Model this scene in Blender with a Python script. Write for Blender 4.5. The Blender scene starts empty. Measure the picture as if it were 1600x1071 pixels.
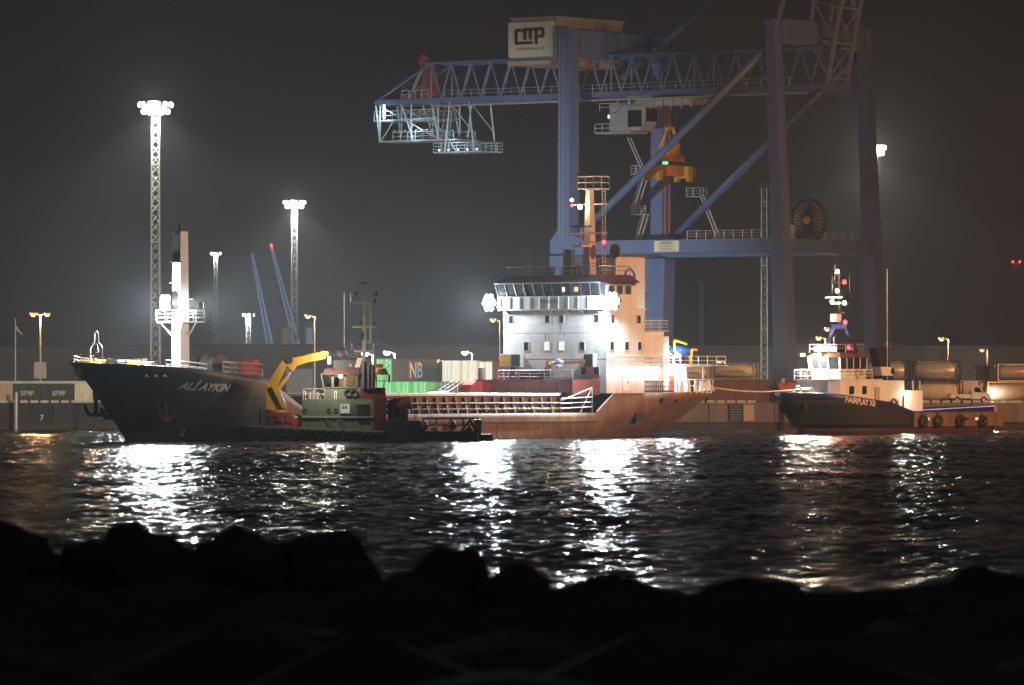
import bpy, bmesh, math, random
import numpy as np
from mathutils import Vector, Matrix
from mathutils import noise as mnoise
random.seed(7)
R = math.radians
SC = bpy.context.scene
COL = SC.collection
# ------------------------------------------------------------------ camera
cam_d = bpy.data.cameras.new('camera'); cam = bpy.data.objects.new('camera', cam_d); COL.objects.link(cam)
cam_d.lens = 200; cam_d.sensor_width = 36; cam_d.clip_start = 0.5; cam_d.clip_end = 8000
cam.location = (0, 0, 6.25)
cam.rotation_euler = (R(90) + math.atan(56.5/8889), 0, 0)
cam_d.dof.use_dof = True; cam_d.dof.focus_distance = 610; cam_d.dof.aperture_fstop = 1.4
SC.camera = cam
# ------------------------------------------------------------------ sky (deep night, overcast glow)
W = bpy.data.worlds.new('World'); SC.world = W; W.use_nodes = True
wn = W.node_tree; bg = wn.nodes['Background']
sky = wn.nodes.new('ShaderNodeTexSky'); sky.sky_type = 'NISHITA'; sky.sun_disc = False
sky.sun_elevation = R(-3); sky.sun_rotation = R(140)
hs = wn.nodes.new('ShaderNodeHueSaturation'); hs.inputs['Saturation'].default_value = 0.1
wn.links.new(sky.outputs[0], hs.inputs['Color']); wn.links.new(hs.outputs[0], bg.inputs[0])
bg.inputs[1].default_value = 0.22
SC.view_settings.view_transform = 'Standard'; SC.view_settings.look = 'None'
SC.view_settings.exposure = 0.0; SC.view_settings.gamma = 1.0
cy = SC.cycles
cy.sample_clamp_indirect = 4.0; cy.sample_clamp_direct = 0.0
cy.max_bounces = 4; cy.diffuse_bounces = 2; cy.glossy_bounces = 3; cy.transmission_bounces = 3; cy.volume_bounces = 0
cy.transparent_max_bounces = 8; cy.caustics_reflective = False; cy.caustics_refractive = False
cy.use_denoising = True
HAZE = 0.00026; HAZE_G = 0.15
FORE_SPOT = 70000; FORE_AFT = 1000000; WING_P = 6800; WING_SPOT = 66000
SODIUM_MASTS = [(100, 585, 22, 450000, (6,630,3), 112), (98, 640, 24, 110000, (30,735,32), 84)]
GAIN = {'street_lamp': .30, 'tugboat': .25, 'light_mast': .85}
SODIUM = (1.0, 0.50, 0.20); COOL = (0.80, 0.93, 1.0); HALIDE = (0.93, 1.0, 0.88); WARM = (1.0, 0.82, 0.55); RED = (1.0, 0.04, 0.05)
# ------------------------------------------------------------------ helpers
def lerp(a, b, t): return a + (b-a)*t
def clamp(t, a=0., b=1.): return max(a, min(b, t))
def at(px, py, Y):   # world point that stands at depth Y under pixel (px,py) of the 1600 wide photograph
    return Vector(((px-800)/8889*Y, Y, 6.25+(592-py)/8889*Y))
class MB:
    def __init__(s): s.v = []; s.f = []
    def add(s, vs, fs):
        o = len(s.v); s.v += [tuple(v) for v in vs]; s.f += [tuple(i+o for i in f) for f in fs]; return s
    def hexa(s, p): return s.add(p, [(0,3,2,1),(4,5,6,7),(0,1,5,4),(1,2,6,5),(2,3,7,6),(3,0,4,7)])
    def box(s, c, d, rz=0.0):
        x, y, z = (k/2 for k in d); ca, sa = math.cos(rz), math.sin(rz)
        pts = [(-x,-y,-z),(x,-y,-z),(x,y,-z),(-x,y,-z),(-x,-y,z),(x,-y,z),(x,y,z),(-x,y,z)]
        return s.hexa([(c[0]+a*ca-b*sa, c[1]+a*sa+b*ca, c[2]+e) for a, b, e in pts])
    def bx(s, x0, x1, y0, y1, z0, z1): return s.box(((x0+x1)/2,(y0+y1)/2,(z0+z1)/2),(x1-x0,y1-y0,z1-z0))
    def frame(s, a, b):
        a, b = Vector(a), Vector(b); d = (b-a)
        if d.length < 1e-6: d = Vector((0,0,1))
        d.normalize(); up = Vector((0,0,1)) if abs(d.z) < .98 else Vector((1,0,0))
        u = d.cross(up).normalized(); w = u.cross(d).normalized(); return a, b, u, w
    def tube(s, a, b, r, n=6, r2=None, cap=True):
        a, b, u, w = s.frame(a, b); r2 = r if r2 is None else r2; vs = []
        for c, rr in ((a, r), (b, r2)):
            for i in range(n):
                t = 2*math.pi*i/n; vs.append(c+u*(rr*math.cos(t))+w*(rr*math.sin(t)))
        fs = [(i, (i+1) % n, n+(i+1) % n, n+i) for i in range(n)]
        if cap: fs += [tuple(range(n-1,-1,-1)), tuple(range(n, 2*n))]
        return s.add(vs, fs)
    def bar(s, a, b, w_, h_, w2=None, h2=None):
        a, b, u, w = s.frame(a, b); w2 = w2 or w_; h2 = h2 or h_; vs = []
        for c, ww, hh in ((a, w_/2, h_/2), (b, w2/2, h2/2)):
            vs += [c-u*ww-w*hh, c+u*ww-w*hh, c+u*ww+w*hh, c-u*ww+w*hh]
        return s.hexa(vs)
    def path(s, pts, r, n=5):
        for a, b in zip(pts, pts[1:]): s.tube(a, b, r, n)
        return s
    def prism(s, poly, axis, lo, hi):
        n = len(poly)
        def P(p, h): return (h,p[0],p[1]) if axis == 'x' else ((p[0],h,p[1]) if axis == 'y' else (p[0],p[1],h))
        vs = [P(p, lo) for p in poly]+[P(p, hi) for p in poly]
        return s.add(vs, [tuple(range(n-1,-1,-1)), tuple(range(n,2*n))]+[(i,(i+1)%n,n+(i+1)%n,n+i) for i in range(n)])
    def ell(s, c, r, n=10, m=6):
        vs = []; fs = []
        for j in range(m+1):
            ph = math.pi*j/m-math.pi/2
            for i in range(n):
                t = 2*math.pi*i/n
                vs.append((c[0]+r[0]*math.cos(ph)*math.cos(t), c[1]+r[1]*math.cos(ph)*math.sin(t), c[2]+r[2]*math.sin(ph)))
        for j in range(m):
            for i in range(n): fs.append((j*n+i, j*n+(i+1)%n, (j+1)*n+(i+1)%n, (j+1)*n+i))
        return s.add(vs, fs)
    def ring(s, c, nrm, Rr, r, n=14, m=6):
        nrm = Vector(nrm).normalized(); a, b, u, w = s.frame((0,0,0), nrm); vs = []; fs = []; c = Vector(c)
        for i in range(n):
            t = 2*math.pi*i/n; e = u*math.cos(t)+w*math.sin(t)
            for j in range(m):
                q = 2*math.pi*j/m; vs.append(c+e*(Rr+r*math.cos(q))+nrm*(r*math.sin(q)))
        for i in range(n):
            for j in range(m): fs.append((i*m+j, ((i+1)%n)*m+j, ((i+1)%n)*m+(j+1)%m, i*m+(j+1)%m))
        return s.add(vs, fs)
    def rail(s, pts, h=1.05, rows=3, step=1.4, r=.035, close=False):
        pts = [Vector(p) for p in pts]
        if close: pts = pts+[pts[0]]
        for a, b in zip(pts, pts[1:]):
            L = (b-a).length; k = max(1, round(L/step))
            for i in range(k+1):
                p = a.lerp(b, i/k); s.tube(p, p+Vector((0,0,h)), r, 4)
            for q in range(rows):
                o = Vector((0,0,h*(q+1)/rows)); s.tube(a+o, b+o, r*(1.15 if q == rows-1 else .8), 4)
        return s
    def build(s, name, m, parent=None, smooth=False, mats=None):
        me = bpy.data.meshes.new(name); me.from_pydata(s.v, [], s.f)
        bm = bmesh.new(); bm.from_mesh(me); bmesh.ops.recalc_face_normals(bm, faces=bm.faces); bm.to_mesh(me); bm.free()
        me.materials.append(m)
        if smooth: me.shade_smooth() if hasattr(me, 'shade_smooth') else None
        o = bpy.data.objects.new(name, me); COL.objects.link(o)
        if parent is not None: o.parent = parent
        return o
def tag(o, label=None, cat=None, group=None, kind=None):
    if label: o['label'] = label
    if cat: o['category'] = cat
    if group: o['group'] = group
    if kind: o['kind'] = kind
    return o
def thing(name, label, cat, loc=(0,0,0), rz=0.0, group=None):
    o = bpy.data.objects.new(name, None); COL.objects.link(o); o.location = loc; o.rotation_euler = (0,0,rz)
    o.empty_display_size = .5
    return tag(o, label, cat, group)
def copy_tree(o, parent=None):
    c = o.copy(); COL.objects.link(c); c.parent = parent
    for ch in list(o.children): copy_tree(ch, c)
    return c
def light(parent, loc, power, color, radius=.25, spot=None, blend=.6, to=None):
    d = bpy.data.lights.new('lamp_light', 'SPOT' if spot else 'POINT'); d.energy = power*GAIN.get(parent.name.split('.')[0], 1); d.color = color; d.shadow_soft_size = radius
    if spot: d.spot_size = R(spot); d.spot_blend = blend
    o = bpy.data.objects.new('lamp_light', d); COL.objects.link(o); o.parent = parent; o.location = loc
    if to is not None: o.rotation_euler = (Vector(to)-Vector(loc)).to_track_quat('-Z', 'Y').to_euler()
    return o
# ------------------------------------------------------------------ materials
def mat(name, col, rough=.6, metal=0., var=.25, scale=.8, rust=0., bump=0., spec=.4, streak=False):
    m = bpy.data.materials.new(name); m.use_nodes = True; nt = m.node_tree; N = nt.nodes; L = nt.links; b = N['Principled BSDF']
    b.inputs['Roughness'].default_value = rough; b.inputs['Metallic'].default_value = metal
    b.inputs['Specular IOR Level'].default_value = spec
    tc = N.new('ShaderNodeTexCoord'); mp = N.new('ShaderNodeMapping'); L.new(tc.outputs['Object'], mp.inputs['Vector'])
    if streak: mp.inputs['Scale'].default_value = (1.4, 1.4, .22)
    nz = N.new('ShaderNodeTexNoise'); nz.inputs['Scale'].default_value = scale; nz.inputs['Detail'].default_value = 6; nz.inputs['Roughness'].default_value = .65
    L.new(mp.outputs[0], nz.inputs['Vector'])
    cr = N.new('ShaderNodeValToRGB'); cr.color_ramp.elements[0].position = .3; cr.color_ramp.elements[1].position = .7
    c0 = tuple(c*(1-var) for c in col)+(1,); c1 = tuple(min(1, c*(1+var*.6)) for c in col)+(1,)
    cr.color_ramp.elements[0].color = c0; cr.color_ramp.elements[1].color = c1
    L.new(nz.outputs[0], cr.inputs[0]); out = cr.outputs[0]
    if rust > 0:
        n2 = N.new('ShaderNodeTexNoise'); n2.inputs['Scale'].default_value = scale*1.7; n2.inputs['Detail'].default_value = 8; n2.inputs['Roughness'].default_value = .75
        L.new(mp.outputs[0], n2.inputs['Vector'])
        r2 = N.new('ShaderNodeValToRGB'); r2.color_ramp.elements[0].position = .62-rust*.25; r2.color_ramp.elements[1].position = .72-rust*.2
        L.new(n2.outputs[0], r2.inputs[0])
        mx = N.new('ShaderNodeMixRGB'); L.new(r2.outputs[0], mx.inputs[0]); L.new(out, mx.inputs[1]); mx.inputs[2].default_value = (.11,.045,.02,1); out = mx.outputs[0]
    L.new(out, b.inputs['Base Color'])
    if bump > 0:
        bp = N.new('ShaderNodeBump'); bp.inputs['Strength'].default_value = .6; bp.inputs['Distance'].default_value = bump
        L.new(nz.outputs[0], bp.inputs['Height']); L.new(bp.outputs[0], b.inputs['Normal'])
    return m
def emi(name, col, strength):
    m = bpy.data.materials.new(name); m.use_nodes = True; b = m.node_tree.nodes['Principled BSDF']
    b.inputs['Base Color'].default_value = (.02,.02,.02,1); b.inputs['Specular IOR Level'].default_value = 0; b.inputs['Emission Color'].default_value = tuple(col)+(1,)
    b.inputs['Emission Strength'].default_value = strength
    try: m.cycles.emission_sampling = 'NONE'
    except Exception: pass
    return m
def glassy(name, col=(.015,.02,.025)):
    return mat(name, col, rough=.2, var=.1, spec=.3)
M = dict(
    hull=mat('hull_black_paint', (.07,.07,.073), .5, var=.45, scale=.5, rust=.2, streak=True),
    hullside=mat('hull_side_paint', (.215,.13,.083), .6, var=.55, scale=.55, rust=.42, streak=True),
    maroon=mat('maroon_paint', (.13,.026,.028), .5, rust=.1),
    white=mat('white_paint', (.72,.72,.70), .5, var=.16, scale=.6, rust=.07, streak=True),
    whiterail=mat('white_rail_paint', (.8,.8,.78), .5, var=.05),
    cream=mat('cream_paint', (.48,.41,.33), .5, var=.12, rust=.08, streak=True),
    black=mat('black_rubber', (.018,.018,.018), .75, var=.4, scale=3),
    dark=mat('dark_steel', (.05,.05,.052), .55, var=.4, rust=.15),
    red=mat('red_paint', (.55,.06,.03), .5, rust=.06), orange=mat('orange_paint', (.62,.23,.03), .5, rust=.05),
    yellow=mat('yellow_paint', (.66,.34,.03), .45, rust=.12, scale=1.2),
    green=mat('green_paint', (.165,.19,.13), .5, rust=.14, streak=True, var=.3),
    deck=mat('deck_paint', (.10,.11,.10), .5, rust=.25), blue=mat('crane_blue_paint', (.12,.175,.32), .45, var=.15, scale=.4, rust=.03, streak=True),
    navy=mat('navy_paint', (.02,.03,.12), .4, var=.3), glass=glassy('dark_glass'),
    concrete_shaded=mat('shaded_concrete', (.045,.043,.042), .85, var=.35, scale=.5, bump=.02, streak=True), concrete=mat('concrete', (.21,.17,.14), .85, var=.35, scale=.5, bump=.02, streak=True),
    quay=mat('quay_paving', (.14,.135,.13), .85, var=.3, scale=.15),
    kerb=mat('kerb_concrete', (.55,.53,.46), .8, var=.2), pile=mat('tidal_concrete', (.06,.05,.04), .8, var=.4, streak=True, scale=.8),
    galv=mat('galvanised_steel', (.50,.51,.50), .45, metal=.3, var=.15), rope=mat('rope', (.55,.52,.45), .9),
    rustm=mat('rusty_steel', (.16,.07,.035), .8, var=.4, scale=2), tarp=mat('white_tarp', (.8,.8,.8), .7),
    clad=mat('grey_cladding', (.20,.18,.16), .7, var=.12, scale=.08), roof=mat('roof_sheet', (.10,.10,.10), .7),
    letter=mat('white_lettering', (.9,.82,.66), .6, var=.05), darklet=mat('dark_lettering', (.012,.012,.015), .6, var=.05),
    bluepaint=mat('blue_paint', (.03,.10,.38), .4), tank=mat('tank_shell', (.55,.55,.50), .35, metal=.25, var=.2, scale=.9, streak=True),
    rock=mat('dark_granite', (.055,.052,.05), .9, var=.4, scale=1.2, bump=.06), tyre=mat('tyre_rubber', (.022,.022,.022), .5, var=.4, scale=4),
)
E = dict(cool=emi('lamp_cool', COOL, 12), halide=emi('lamp_halide', HALIDE, 16), sodium=emi('lamp_sodium', (1,.40,.085), 1.5), warm=emi('lamp_warm', WARM, 10),
         red=emi('lamp_red', RED, 9), green=emi('lamp_green', (.1,1,.3), 3), cabin=emi('cabin_light', (1,.72,.35), 1.2), window=emi('window_light', (.75,1,.7), 1.6), violet=emi('lit_edge_glow', (.75,.5,1), .9))
M.update(cream3=mat('weathered_cream', (.27,.26,.20), .6, rust=.1), redroof=mat('dull_red_paint', (.11,.055,.05), .5, var=.3), redroof2=mat('oxide_red_paint', (.34,.09,.045), .55), reelc=mat('cable_sheath', (.40,.30,.26), .6), orange2=mat('amber_band', (.45,.27,.05), .6),
    plate=mat('notice_plate_paint', (.72,.66,.45), .5, var=.08), sign=mat('sign_panel', (.74,.74,.64), .5, var=.06), galv2=mat('grey_sheet_metal', (.36,.35,.33), .6, var=.15), cageblue=mat('pale_blue_paint', (.42,.56,.64), .5, var=.1),
    boompaint=mat('boom_blue_paint', (.24,.27,.36), .5, var=.15), pinktank=mat('buff_tank_paint', (.52,.38,.27), .5, var=.15), red2=mat('signal_red_paint', (.55,.10,.045), .45))
M['boot'] = mat('boot_topping_paint', (.07,.022,.018), .5)
E.update(dimcab=emi('dim_cabin_light', (1,.8,.5), .25), tube=emi('tube_lamp', (1,.97,.9), 6), dim=emi('small_lamp', (1,.95,.8), 3), dimgreen=emi('green_panel', (.15,.8,.2), .25))
cg_ = bpy.data.materials.new('clear_glass'); cg_.use_nodes = True; b_ = cg_.node_tree.nodes['Principled BSDF']; b_.inputs['Transmission Weight'].default_value = 1; b_.inputs['Roughness'].default_value = .02; b_.inputs['IOR'].default_value = 1.05; M['clearglass'] = cg_
def text(parent, body, size, mtl, name, place, shear=0., extrude=.01, align='LEFT', bold=0.):
    cu = bpy.data.curves.new(name, 'FONT'); cu.body = body; cu.size = size; cu.shear = shear; cu.extrude = extrude; cu.align_x = align; cu.offset = bold; cu.resolution_u = 3
    t = bpy.data.objects.new(name, cu); COL.objects.link(t); bpy.context.view_layer.update()
    me = bpy.data.meshes.new_from_object(t.evaluated_get(bpy.context.evaluated_depsgraph_get()))
    bpy.data.objects.remove(t)
    for v in me.vertices: v.co = Vector(place(v.co.x, v.co.y, v.co.z))
    me.materials.clear(); me.materials.append(mtl)
    o = bpy.data.objects.new(name, me); COL.objects.link(o); o.parent = parent
    return o
# ================================================================== SETTING
# ---- water: one sheet, real wind waves in the basin, flat far outside it
def make_water():
    xs = np.concatenate([np.array([-2500,-1200,-600,-300,-160,-100]), np.arange(-76, 76.01, .30), np.array([100,160,300,600,1200,2500])])
    ys = np.concatenate([np.array([-1500,-600,-200,-40,40,90]), np.arange(125, 180, 1.0), np.arange(180, 700, .42), np.array([710,760,1000,2500])])
    X, Y = np.meshgrid(xs, ys)
    rng = np.random.default_rng(3); Z = np.zeros_like(X)
    for i in range(64):
        lam = .8*(3.6/.8)**rng.random(); th = rng.normal(R(-97), 1.0); k = 2*math.pi/lam
        a = .025*lam/6.283*(.5+rng.random())
        ph = k*(X*math.cos(th)+Y*math.sin(th))+rng.random()*6.28
        Z += a*(np.sin(ph)+.25*np.sin(2*ph+1.57))
    for i in range(10):   # slow gust patches
        lam = 18+40*rng.random(); th = rng.random()*6.28; k = 2*math.pi/lam
        Z *= 1+.10*np.sin(k*(X*math.cos(th)*.6+Y*math.sin(th))+rng.random()*6.28)
    fade = np.clip((78-np.abs(X))/6, 0, 1)*np.clip((Y-125)/20, 0, 1)*np.clip((705-Y)/8, 0, 1)
    Z *= fade
    nx, ny = len(xs), len(ys)
    V = np.stack([X, Y, Z], -1).reshape(-1, 3).astype(np.float32)
    idx = np.arange(nx*ny).reshape(ny, nx)
    F = np.stack([idx[:-1,:-1], idx[:-1,1:], idx[1:,1:], idx[1:,:-1]], -1).reshape(-1, 4)
    me = bpy.data.meshes.new('water'); me.vertices.add(len(V)); me.vertices.foreach_set('co', V.ravel())
    me.loops.add(F.size); me.loops.foreach_set('vertex_index', F.ravel().astype(np.int32))
    me.polygons.add(len(F)); me.polygons.foreach_set('loop_start', np.arange(0, F.size, 4, dtype=np.int32))
    me.update(calc_edges=True); me.validate(); me.shade_smooth()
    o = bpy.data.objects.new('water', me); COL.objects.link(o); tag(o, kind='structure')
    m = bpy.data.materials.new('harbour_water'); m.use_nodes = True; nt = m.node_tree; N = nt.nodes; L = nt.links; b = N['Principled BSDF']
    b.inputs['Base Color'].default_value = (.004,.006,.006,1); b.inputs['Roughness'].default_value = WATER_ROUGH; b.inputs['IOR'].default_value = 1.33; b.inputs['Specular IOR Level'].default_value = .36
    tc = N.new('ShaderNodeTexCoord'); prev = None
    for sc, dist, ay in ((3.0, .06, .6), (8.0, .026, .55), (21., .008, .6)):
        mp = N.new('ShaderNodeMapping'); mp.inputs['Scale'].default_value = (sc, sc*ay, sc); L.new(tc.outputs['Object'], mp.inputs[0])
        nz = N.new('ShaderNodeTexNoise'); nz.inputs['Scale'].default_value = 1; nz.inputs['Detail'].default_value = 2; L.new(mp.outputs[0], nz.inputs['Vector'])
        bp = N.new('ShaderNodeBump'); bp.inputs['Strength'].default_value = 1; bp.inputs['Distance'].default_value = dist*WATER_BUMP; L.new(nz.outputs[0], bp.inputs['Height'])
        if prev: L.new(prev.outputs[0], bp.inputs['Normal'])
        prev = bp
    L.new(prev.outputs[0], b.inputs['Normal']); me.materials.append(m)
WATER_ROUGH = .09; WATER_BUMP = .75
make_water()
# ---- quay
QY, QZ = 694.0, 3.3
q = MB().bx(-700, 700, QY+.6, 3000, -4, QZ).build('quay', M['quay'], None); tag(q, kind='structure')
w = MB().bx(-700, 700, QY+.35, QY+.6, -4, 1.0).build('tidal_wall', M['pile'], q)
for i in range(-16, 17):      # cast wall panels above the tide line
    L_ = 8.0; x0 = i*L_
    p = MB().bx(x0+.06, x0+L_-.06, QY+random.uniform(-.03,.03), QY+.6, .95, QZ-.02).build('wall_panel', M['concrete' if i >= -3 else 'concrete_shaded'], q)  # left panels get a darker tone to stand for missing light
for i in range(-60, 61):
    if i in (24, 25): continue
    MB().bx(i*1.25, i*1.25+.95, QY-.05, QY+.4, QZ+.005, QZ+.30).build('kerb_block', M['kerb'], q)
# ladder niche with steel plate, number on the wall
n = MB().bx(26.4, 28.2, QY-.14, QY+.02, 1.0, 3.1).build('ladder_niche', M['black'], q)
n = MB().bx(28.25, 29.5, QY-.2, QY+.02, 1.1, 3.0).build('steel_plate', M['cream'], q)
n = MB().bx(58.0, 59.2, QY-.2, QY+.02, 1.4, 3.0).build('steel_plate', M['cream'], q)
for k in range(6): MB().bx(26.6, 28.0, QY-.24, QY-.16, 1.2+k*.32, 1.25+k*.32).build('rung', M['galv'], n if False else q)
text(q, '7', 1.0, M['letter'], 'berth_number', lambda x, y, z: (-57.6+x, QY-.06-z, 1.15+y))
for i, x in enumerate((-53.0, -46.2, 33, 44.5)):
    f = MB().bx(x-.22, x+.22, QY-.35, QY-.06, .2, 3.2).build('fender_beam', M['black'], q)
# dolphin pile by the quay at the far left
pl = thing('mooring_pile', 'slim pale steel pile standing in the water before the quay', 'pile', at(25, 672, 690)*1)
pl.location.z = 0
MB().tube((0,0,-3),(0,0,4.6),.2,10).build('shaft', M['galv'], pl); MB().tube((0,0,4.6),(0,0,4.75),.27,10).build('cap', M['dark'], pl)
# ---- breakwater in the foreground
def rockmesh(seed, flat=.75, cuts=16):
    rg = random.Random(seed); bm = bmesh.new(); bmesh.ops.create_icosphere(bm, subdivisions=4, radius=1)
    pl = []
    for i in range(cuts):
        n = Vector((rg.gauss(0,1), rg.gauss(0,1), rg.gauss(0,.8)+.2)).normalized(); pl.append((n, rg.uniform(.62,.92)))
    for v in bm.verts:
        for n, d in pl:
            e = v.co.dot(n)-d
            if e > 0: v.co -= n*e*.92
        nn = v.co.normalized(); p = v.co*1.9+Vector((seed*3.7, 0, 0))
        v.co += nn*(.16*mnoise.fractal(p, 1.0, 2.1, 6, noise_basis='PERLIN_ORIGINAL')+.05*mnoise.noise(p*4))
        v.co.z *= flat
    me = bpy.data.meshes.new('boulder'); bm.to_mesh(me); bm.free(); me.materials.append(M['rock']); return me
bank = MB(); NX, NY = 70, 60; gv = []
for j in range(NY+1):
    for i in range(NX+1):
        x = -70+i*2.0; y = -30+j*2.55
        zz = 2.15 if y < 106 else 2.15-(y-106)*.3
        if y < 40: zz = 2.15+(40-y)*.04
        gv.append((x, y, zz+.35*math.sin(x*1.3+y*.7)+.3*math.sin(x*.6-y*1.1)+random.uniform(-.2,.2)))
bank.add(gv, [(j*(NX+1)+i, j*(NX+1)+i+1, (j+1)*(NX+1)+i+1, (j+1)*(NX+1)+i) for j in range(NY) for i in range(NX)])
bo = bank.build('breakwater', M['rock'], None, smooth=True); tag(bo, kind='structure')
# boulders of the crest: (px centre, py top, depth, half width m, seed, label)
crest = [(-8, 806, 112, 1.2, 1, 'high black boulder at the outer left end of the breakwater crest'),
 (150, 842, 112, .75, 2, 'low dark boulder between the left end boulder and the pointed one'),
 (237, 814, 110, .95, 33, 'pointed black boulder under the freighter bow'),
 (352, 822, 112, .95, 4, 'rounded dark boulder beside the pointed one, under the foremast reflection'),
 (500, 828, 114, 1.25, 5, 'broad flat-topped black boulder left of the deep notch in the crest'),
 (690, 857, 108, 1.15, 6, 'domed black boulder right of the deep notch in the crest'),
 (800, 879, 106, .7, 7, 'small dark boulder below the bridge floodlight reflection'),
 (960, 895, 104, 1.35, 8, 'long low black boulder below the freighter stern reflection'),
 (1165, 899, 104, 1.35, 9, 'long low dark boulder left of the tug reflection'),
 (1345, 927, 98, 1.1, 10, 'sunken black boulder below the orange tug reflection'),
 (1530, 884, 106, 1.5, 11, 'big black boulder at the outer right end of the breakwater crest')]
def put_rock(me, px, py, Y, hw, label, group):
    o = bpy.data.objects.new('boulder', me); COL.objects.link(o)
    p = at(px, py, Y); top = max(v.co.z for v in me.vertices); o.scale = (hw*1.25, hw*1.2, hw*1.15)
    o.location = (p.x, p.y, p.z-top*hw*1.15); o.rotation_euler = (0, 0, random.uniform(-.6,.6)); tag(o, label, 'boulder', group)
for px, py, Y, hw, sd, lb in crest: put_rock(rockmesh(sd), px, py, Y, hw, lb, 'boulders of the breakwater')
fill = [rockmesh(s) for s in (21, 22, 23)]
for k in range(30):
    px = -40+(k % 10)*185+random.uniform(-50,50); row = k//10
    put_rock(fill[k % 3], px, (935, 985, 1040)[row]+random.uniform(-14,14), (100, 94, 88)[row]+random.uniform(-2,2), random.uniform(.8,1.3), 'black boulder lost in the unlit mass of the breakwater', 'unlit boulders of the breakwater')
# ---- far warehouses
def warehouse(name, x0, x1, Y, top, label, doors, m):
    b = thing(name, label, 'building', ((x0+x1)/2, Y, QZ)); h = (x1-x0)/2; H = top-QZ
    MB().bx(-h, h, .1, 40, 0, H).build('wall', m, b)
    for i in range(int(2*h/6)+1):
        x = -h+i*6
        MB().bx(x+.04, min(h, x+5.96), -.02, .1, .3, H-.5).build('cladding_panel', m, b)
    r = MB().bx(-h-.4, h+.4, -.35, 40.4, H, H+.45).build('roof', M['roof'], b)
    for d in doors: MB().bx(d-2.2, d+2.2, -.1, -.03, 0, 4.6).build('door', M['galv'], b)
    return b
p0 = at(-60, 538, 950); p1 = at(800, 538, 950)
wl = warehouse('warehouse', -115, 0, 950, 11.6, 'long low grey warehouse behind the quay lamps and the bow', (-40,-10,22), M['clad'])
text(wl, 'Petersson', 1.75, M['letter'], 'sign_lettering', lambda x, y, z: (25.3+x*1.0, -.05-z, 6.5+y))
warehouse('warehouse', 28, 130, 1010, 11.7, 'long dark warehouse behind the crane legs and the tug', (-20, 10, 30), M['roof'])
g = thing('transformer_shed', 'small grey shed behind the white pickup', 'building', at(1535, 600, 800)*1); g.location.z = QZ
MB().bx(-1, 1, 0, 2.4, 0, 4.6).build('wall', M['clad'], g); MB().bx(-1.15, 1.15, -.15, 2.5, 4.6, 4.8).build('roof', M['roof'], g); MB().bx(-.45,.45,-.06,-.01,0,2.1).build('door', M['galv'], g)
# ---- light masts
def lattice(mb, x, y, z0, z1, w0, w1, r=.06, step=1.25):
    n = max(2, int((z1-z0)/step)); prev = None
    for i in range(n+1):
        t = i/n; z = lerp(z0, z1, t); h = lerp(w0, w1, t)/2
        c = [Vector((x+a*h, y+b*h, z)) for a, b in ((-1,-1),(1,-1),(1,1),(-1,1))]
        if prev:
            for k in range(4):
                mb.bar(prev[k], c[k], r*2.0, r*2.0)
                mb.tube(prev[k], c[(k+1)%4], r*.8, 4); mb.tube(prev[(k+1)%4], c[k], r*.8, 4)
            if i % 8 == 0:
                for k in range(4): mb.bar(c[k], c[(k+1)%4], r*2.2, r*2.2)
        prev = c
def high_mast(px, py, Y, w, label, power, n=8, ringr=1.9, color=HALIDE, lit=True, rr=.07, em='halide', cone=150):
    p = at(px, py, Y); H = p.z-QZ
    t = thing('light_mast', label, 'light mast', (p.x, p.y, QZ), 0, 'floodlight masts of the port')
    mb = MB(); lattice(mb, 0, 0, .4, H-.3, w*1.25, w, rr, 1.35 if Y < 1000 else 1.5); mb.build('lattice_shaft', M['galv'], t)
    MB().bx(-w,w,-w,w,-.2,.4).build('foundation', M['concrete'], t)
    mb = MB(); mb.ring((0,0,H), (0,0,1), ringr, .1, 16, 5)
    for k in range(4): a = k*math.pi/2+.4; mb.tube((0,0,H-.3),(ringr*math.cos(a), ringr*math.sin(a), H), .08, 5)
    mb.build('lamp_ring', M['galv'], t)
    n = 12 if lit and n == 8 else n
    for k in range(n*(2 if n == 12 else 1)):  # second tier of lamps added to imitate a broad glare
        a = 2*math.pi*k/n+.2; c = Vector((ringr*math.cos(a)*(1 if k < n else .75), ringr*math.sin(a)*(1 if k < n else .75), H+(0 if k < n else -.95))); e = Vector((math.cos(a), math.sin(a), 0))
        h = MB().box((c.x, c.y, c.z-.1), (.55,.95,1.0), a).build('floodlight', M['dark'], t)
        if lit:
            d = c+e*.24; MB().ell((d.x, d.y, d.z-.1), (.40,.40,.42), 10, 7).build('lens', E[em], h)
    if lit:
        light(t, (0,0,H-1.0), power, color, .9, cone, .5, (0,0,0)); light(t, (0,-ringr-.8,H-.5), power*.13, color, .4)
    return t
high_mast(243, 163, 800, 1.05, 'tallest lattice light mast with a blazing ring, left of the foremast', 210000)
high_mast(460, 316, 1247, 1.15, 'lattice light mast with a blazing ring above the yellow deck crane', 340000, rr=.09)
high_mast(1367, 230, 944, .7, 'light mast behind the rightmost crane leg', 400000, n=8, ringr=1.35, color=(1,.97,.84), em='warm')
high_mast(337, 396, 1600, .95, 'slim distant lattice mast between the two tall ones with one lamp', 26000, n=2, ringr=.9, rr=.1)
high_mast(388, 492, 1500, 1.1, 'short distant lattice mast with a cool white lamp cluster', 40000, n=4, ringr=1.0, color=COOL, rr=.1, em='cool')
high_mast(1194, 288, 980, .9, 'unlit lattice mast left of the third crane leg', 0, n=4, ringr=.8, lit=False)
high_mast(1096, 440, 1500, .7, 'faint unlit mast head seen under the crane portal', 0, n=4, ringr=1.6, lit=False)
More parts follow.
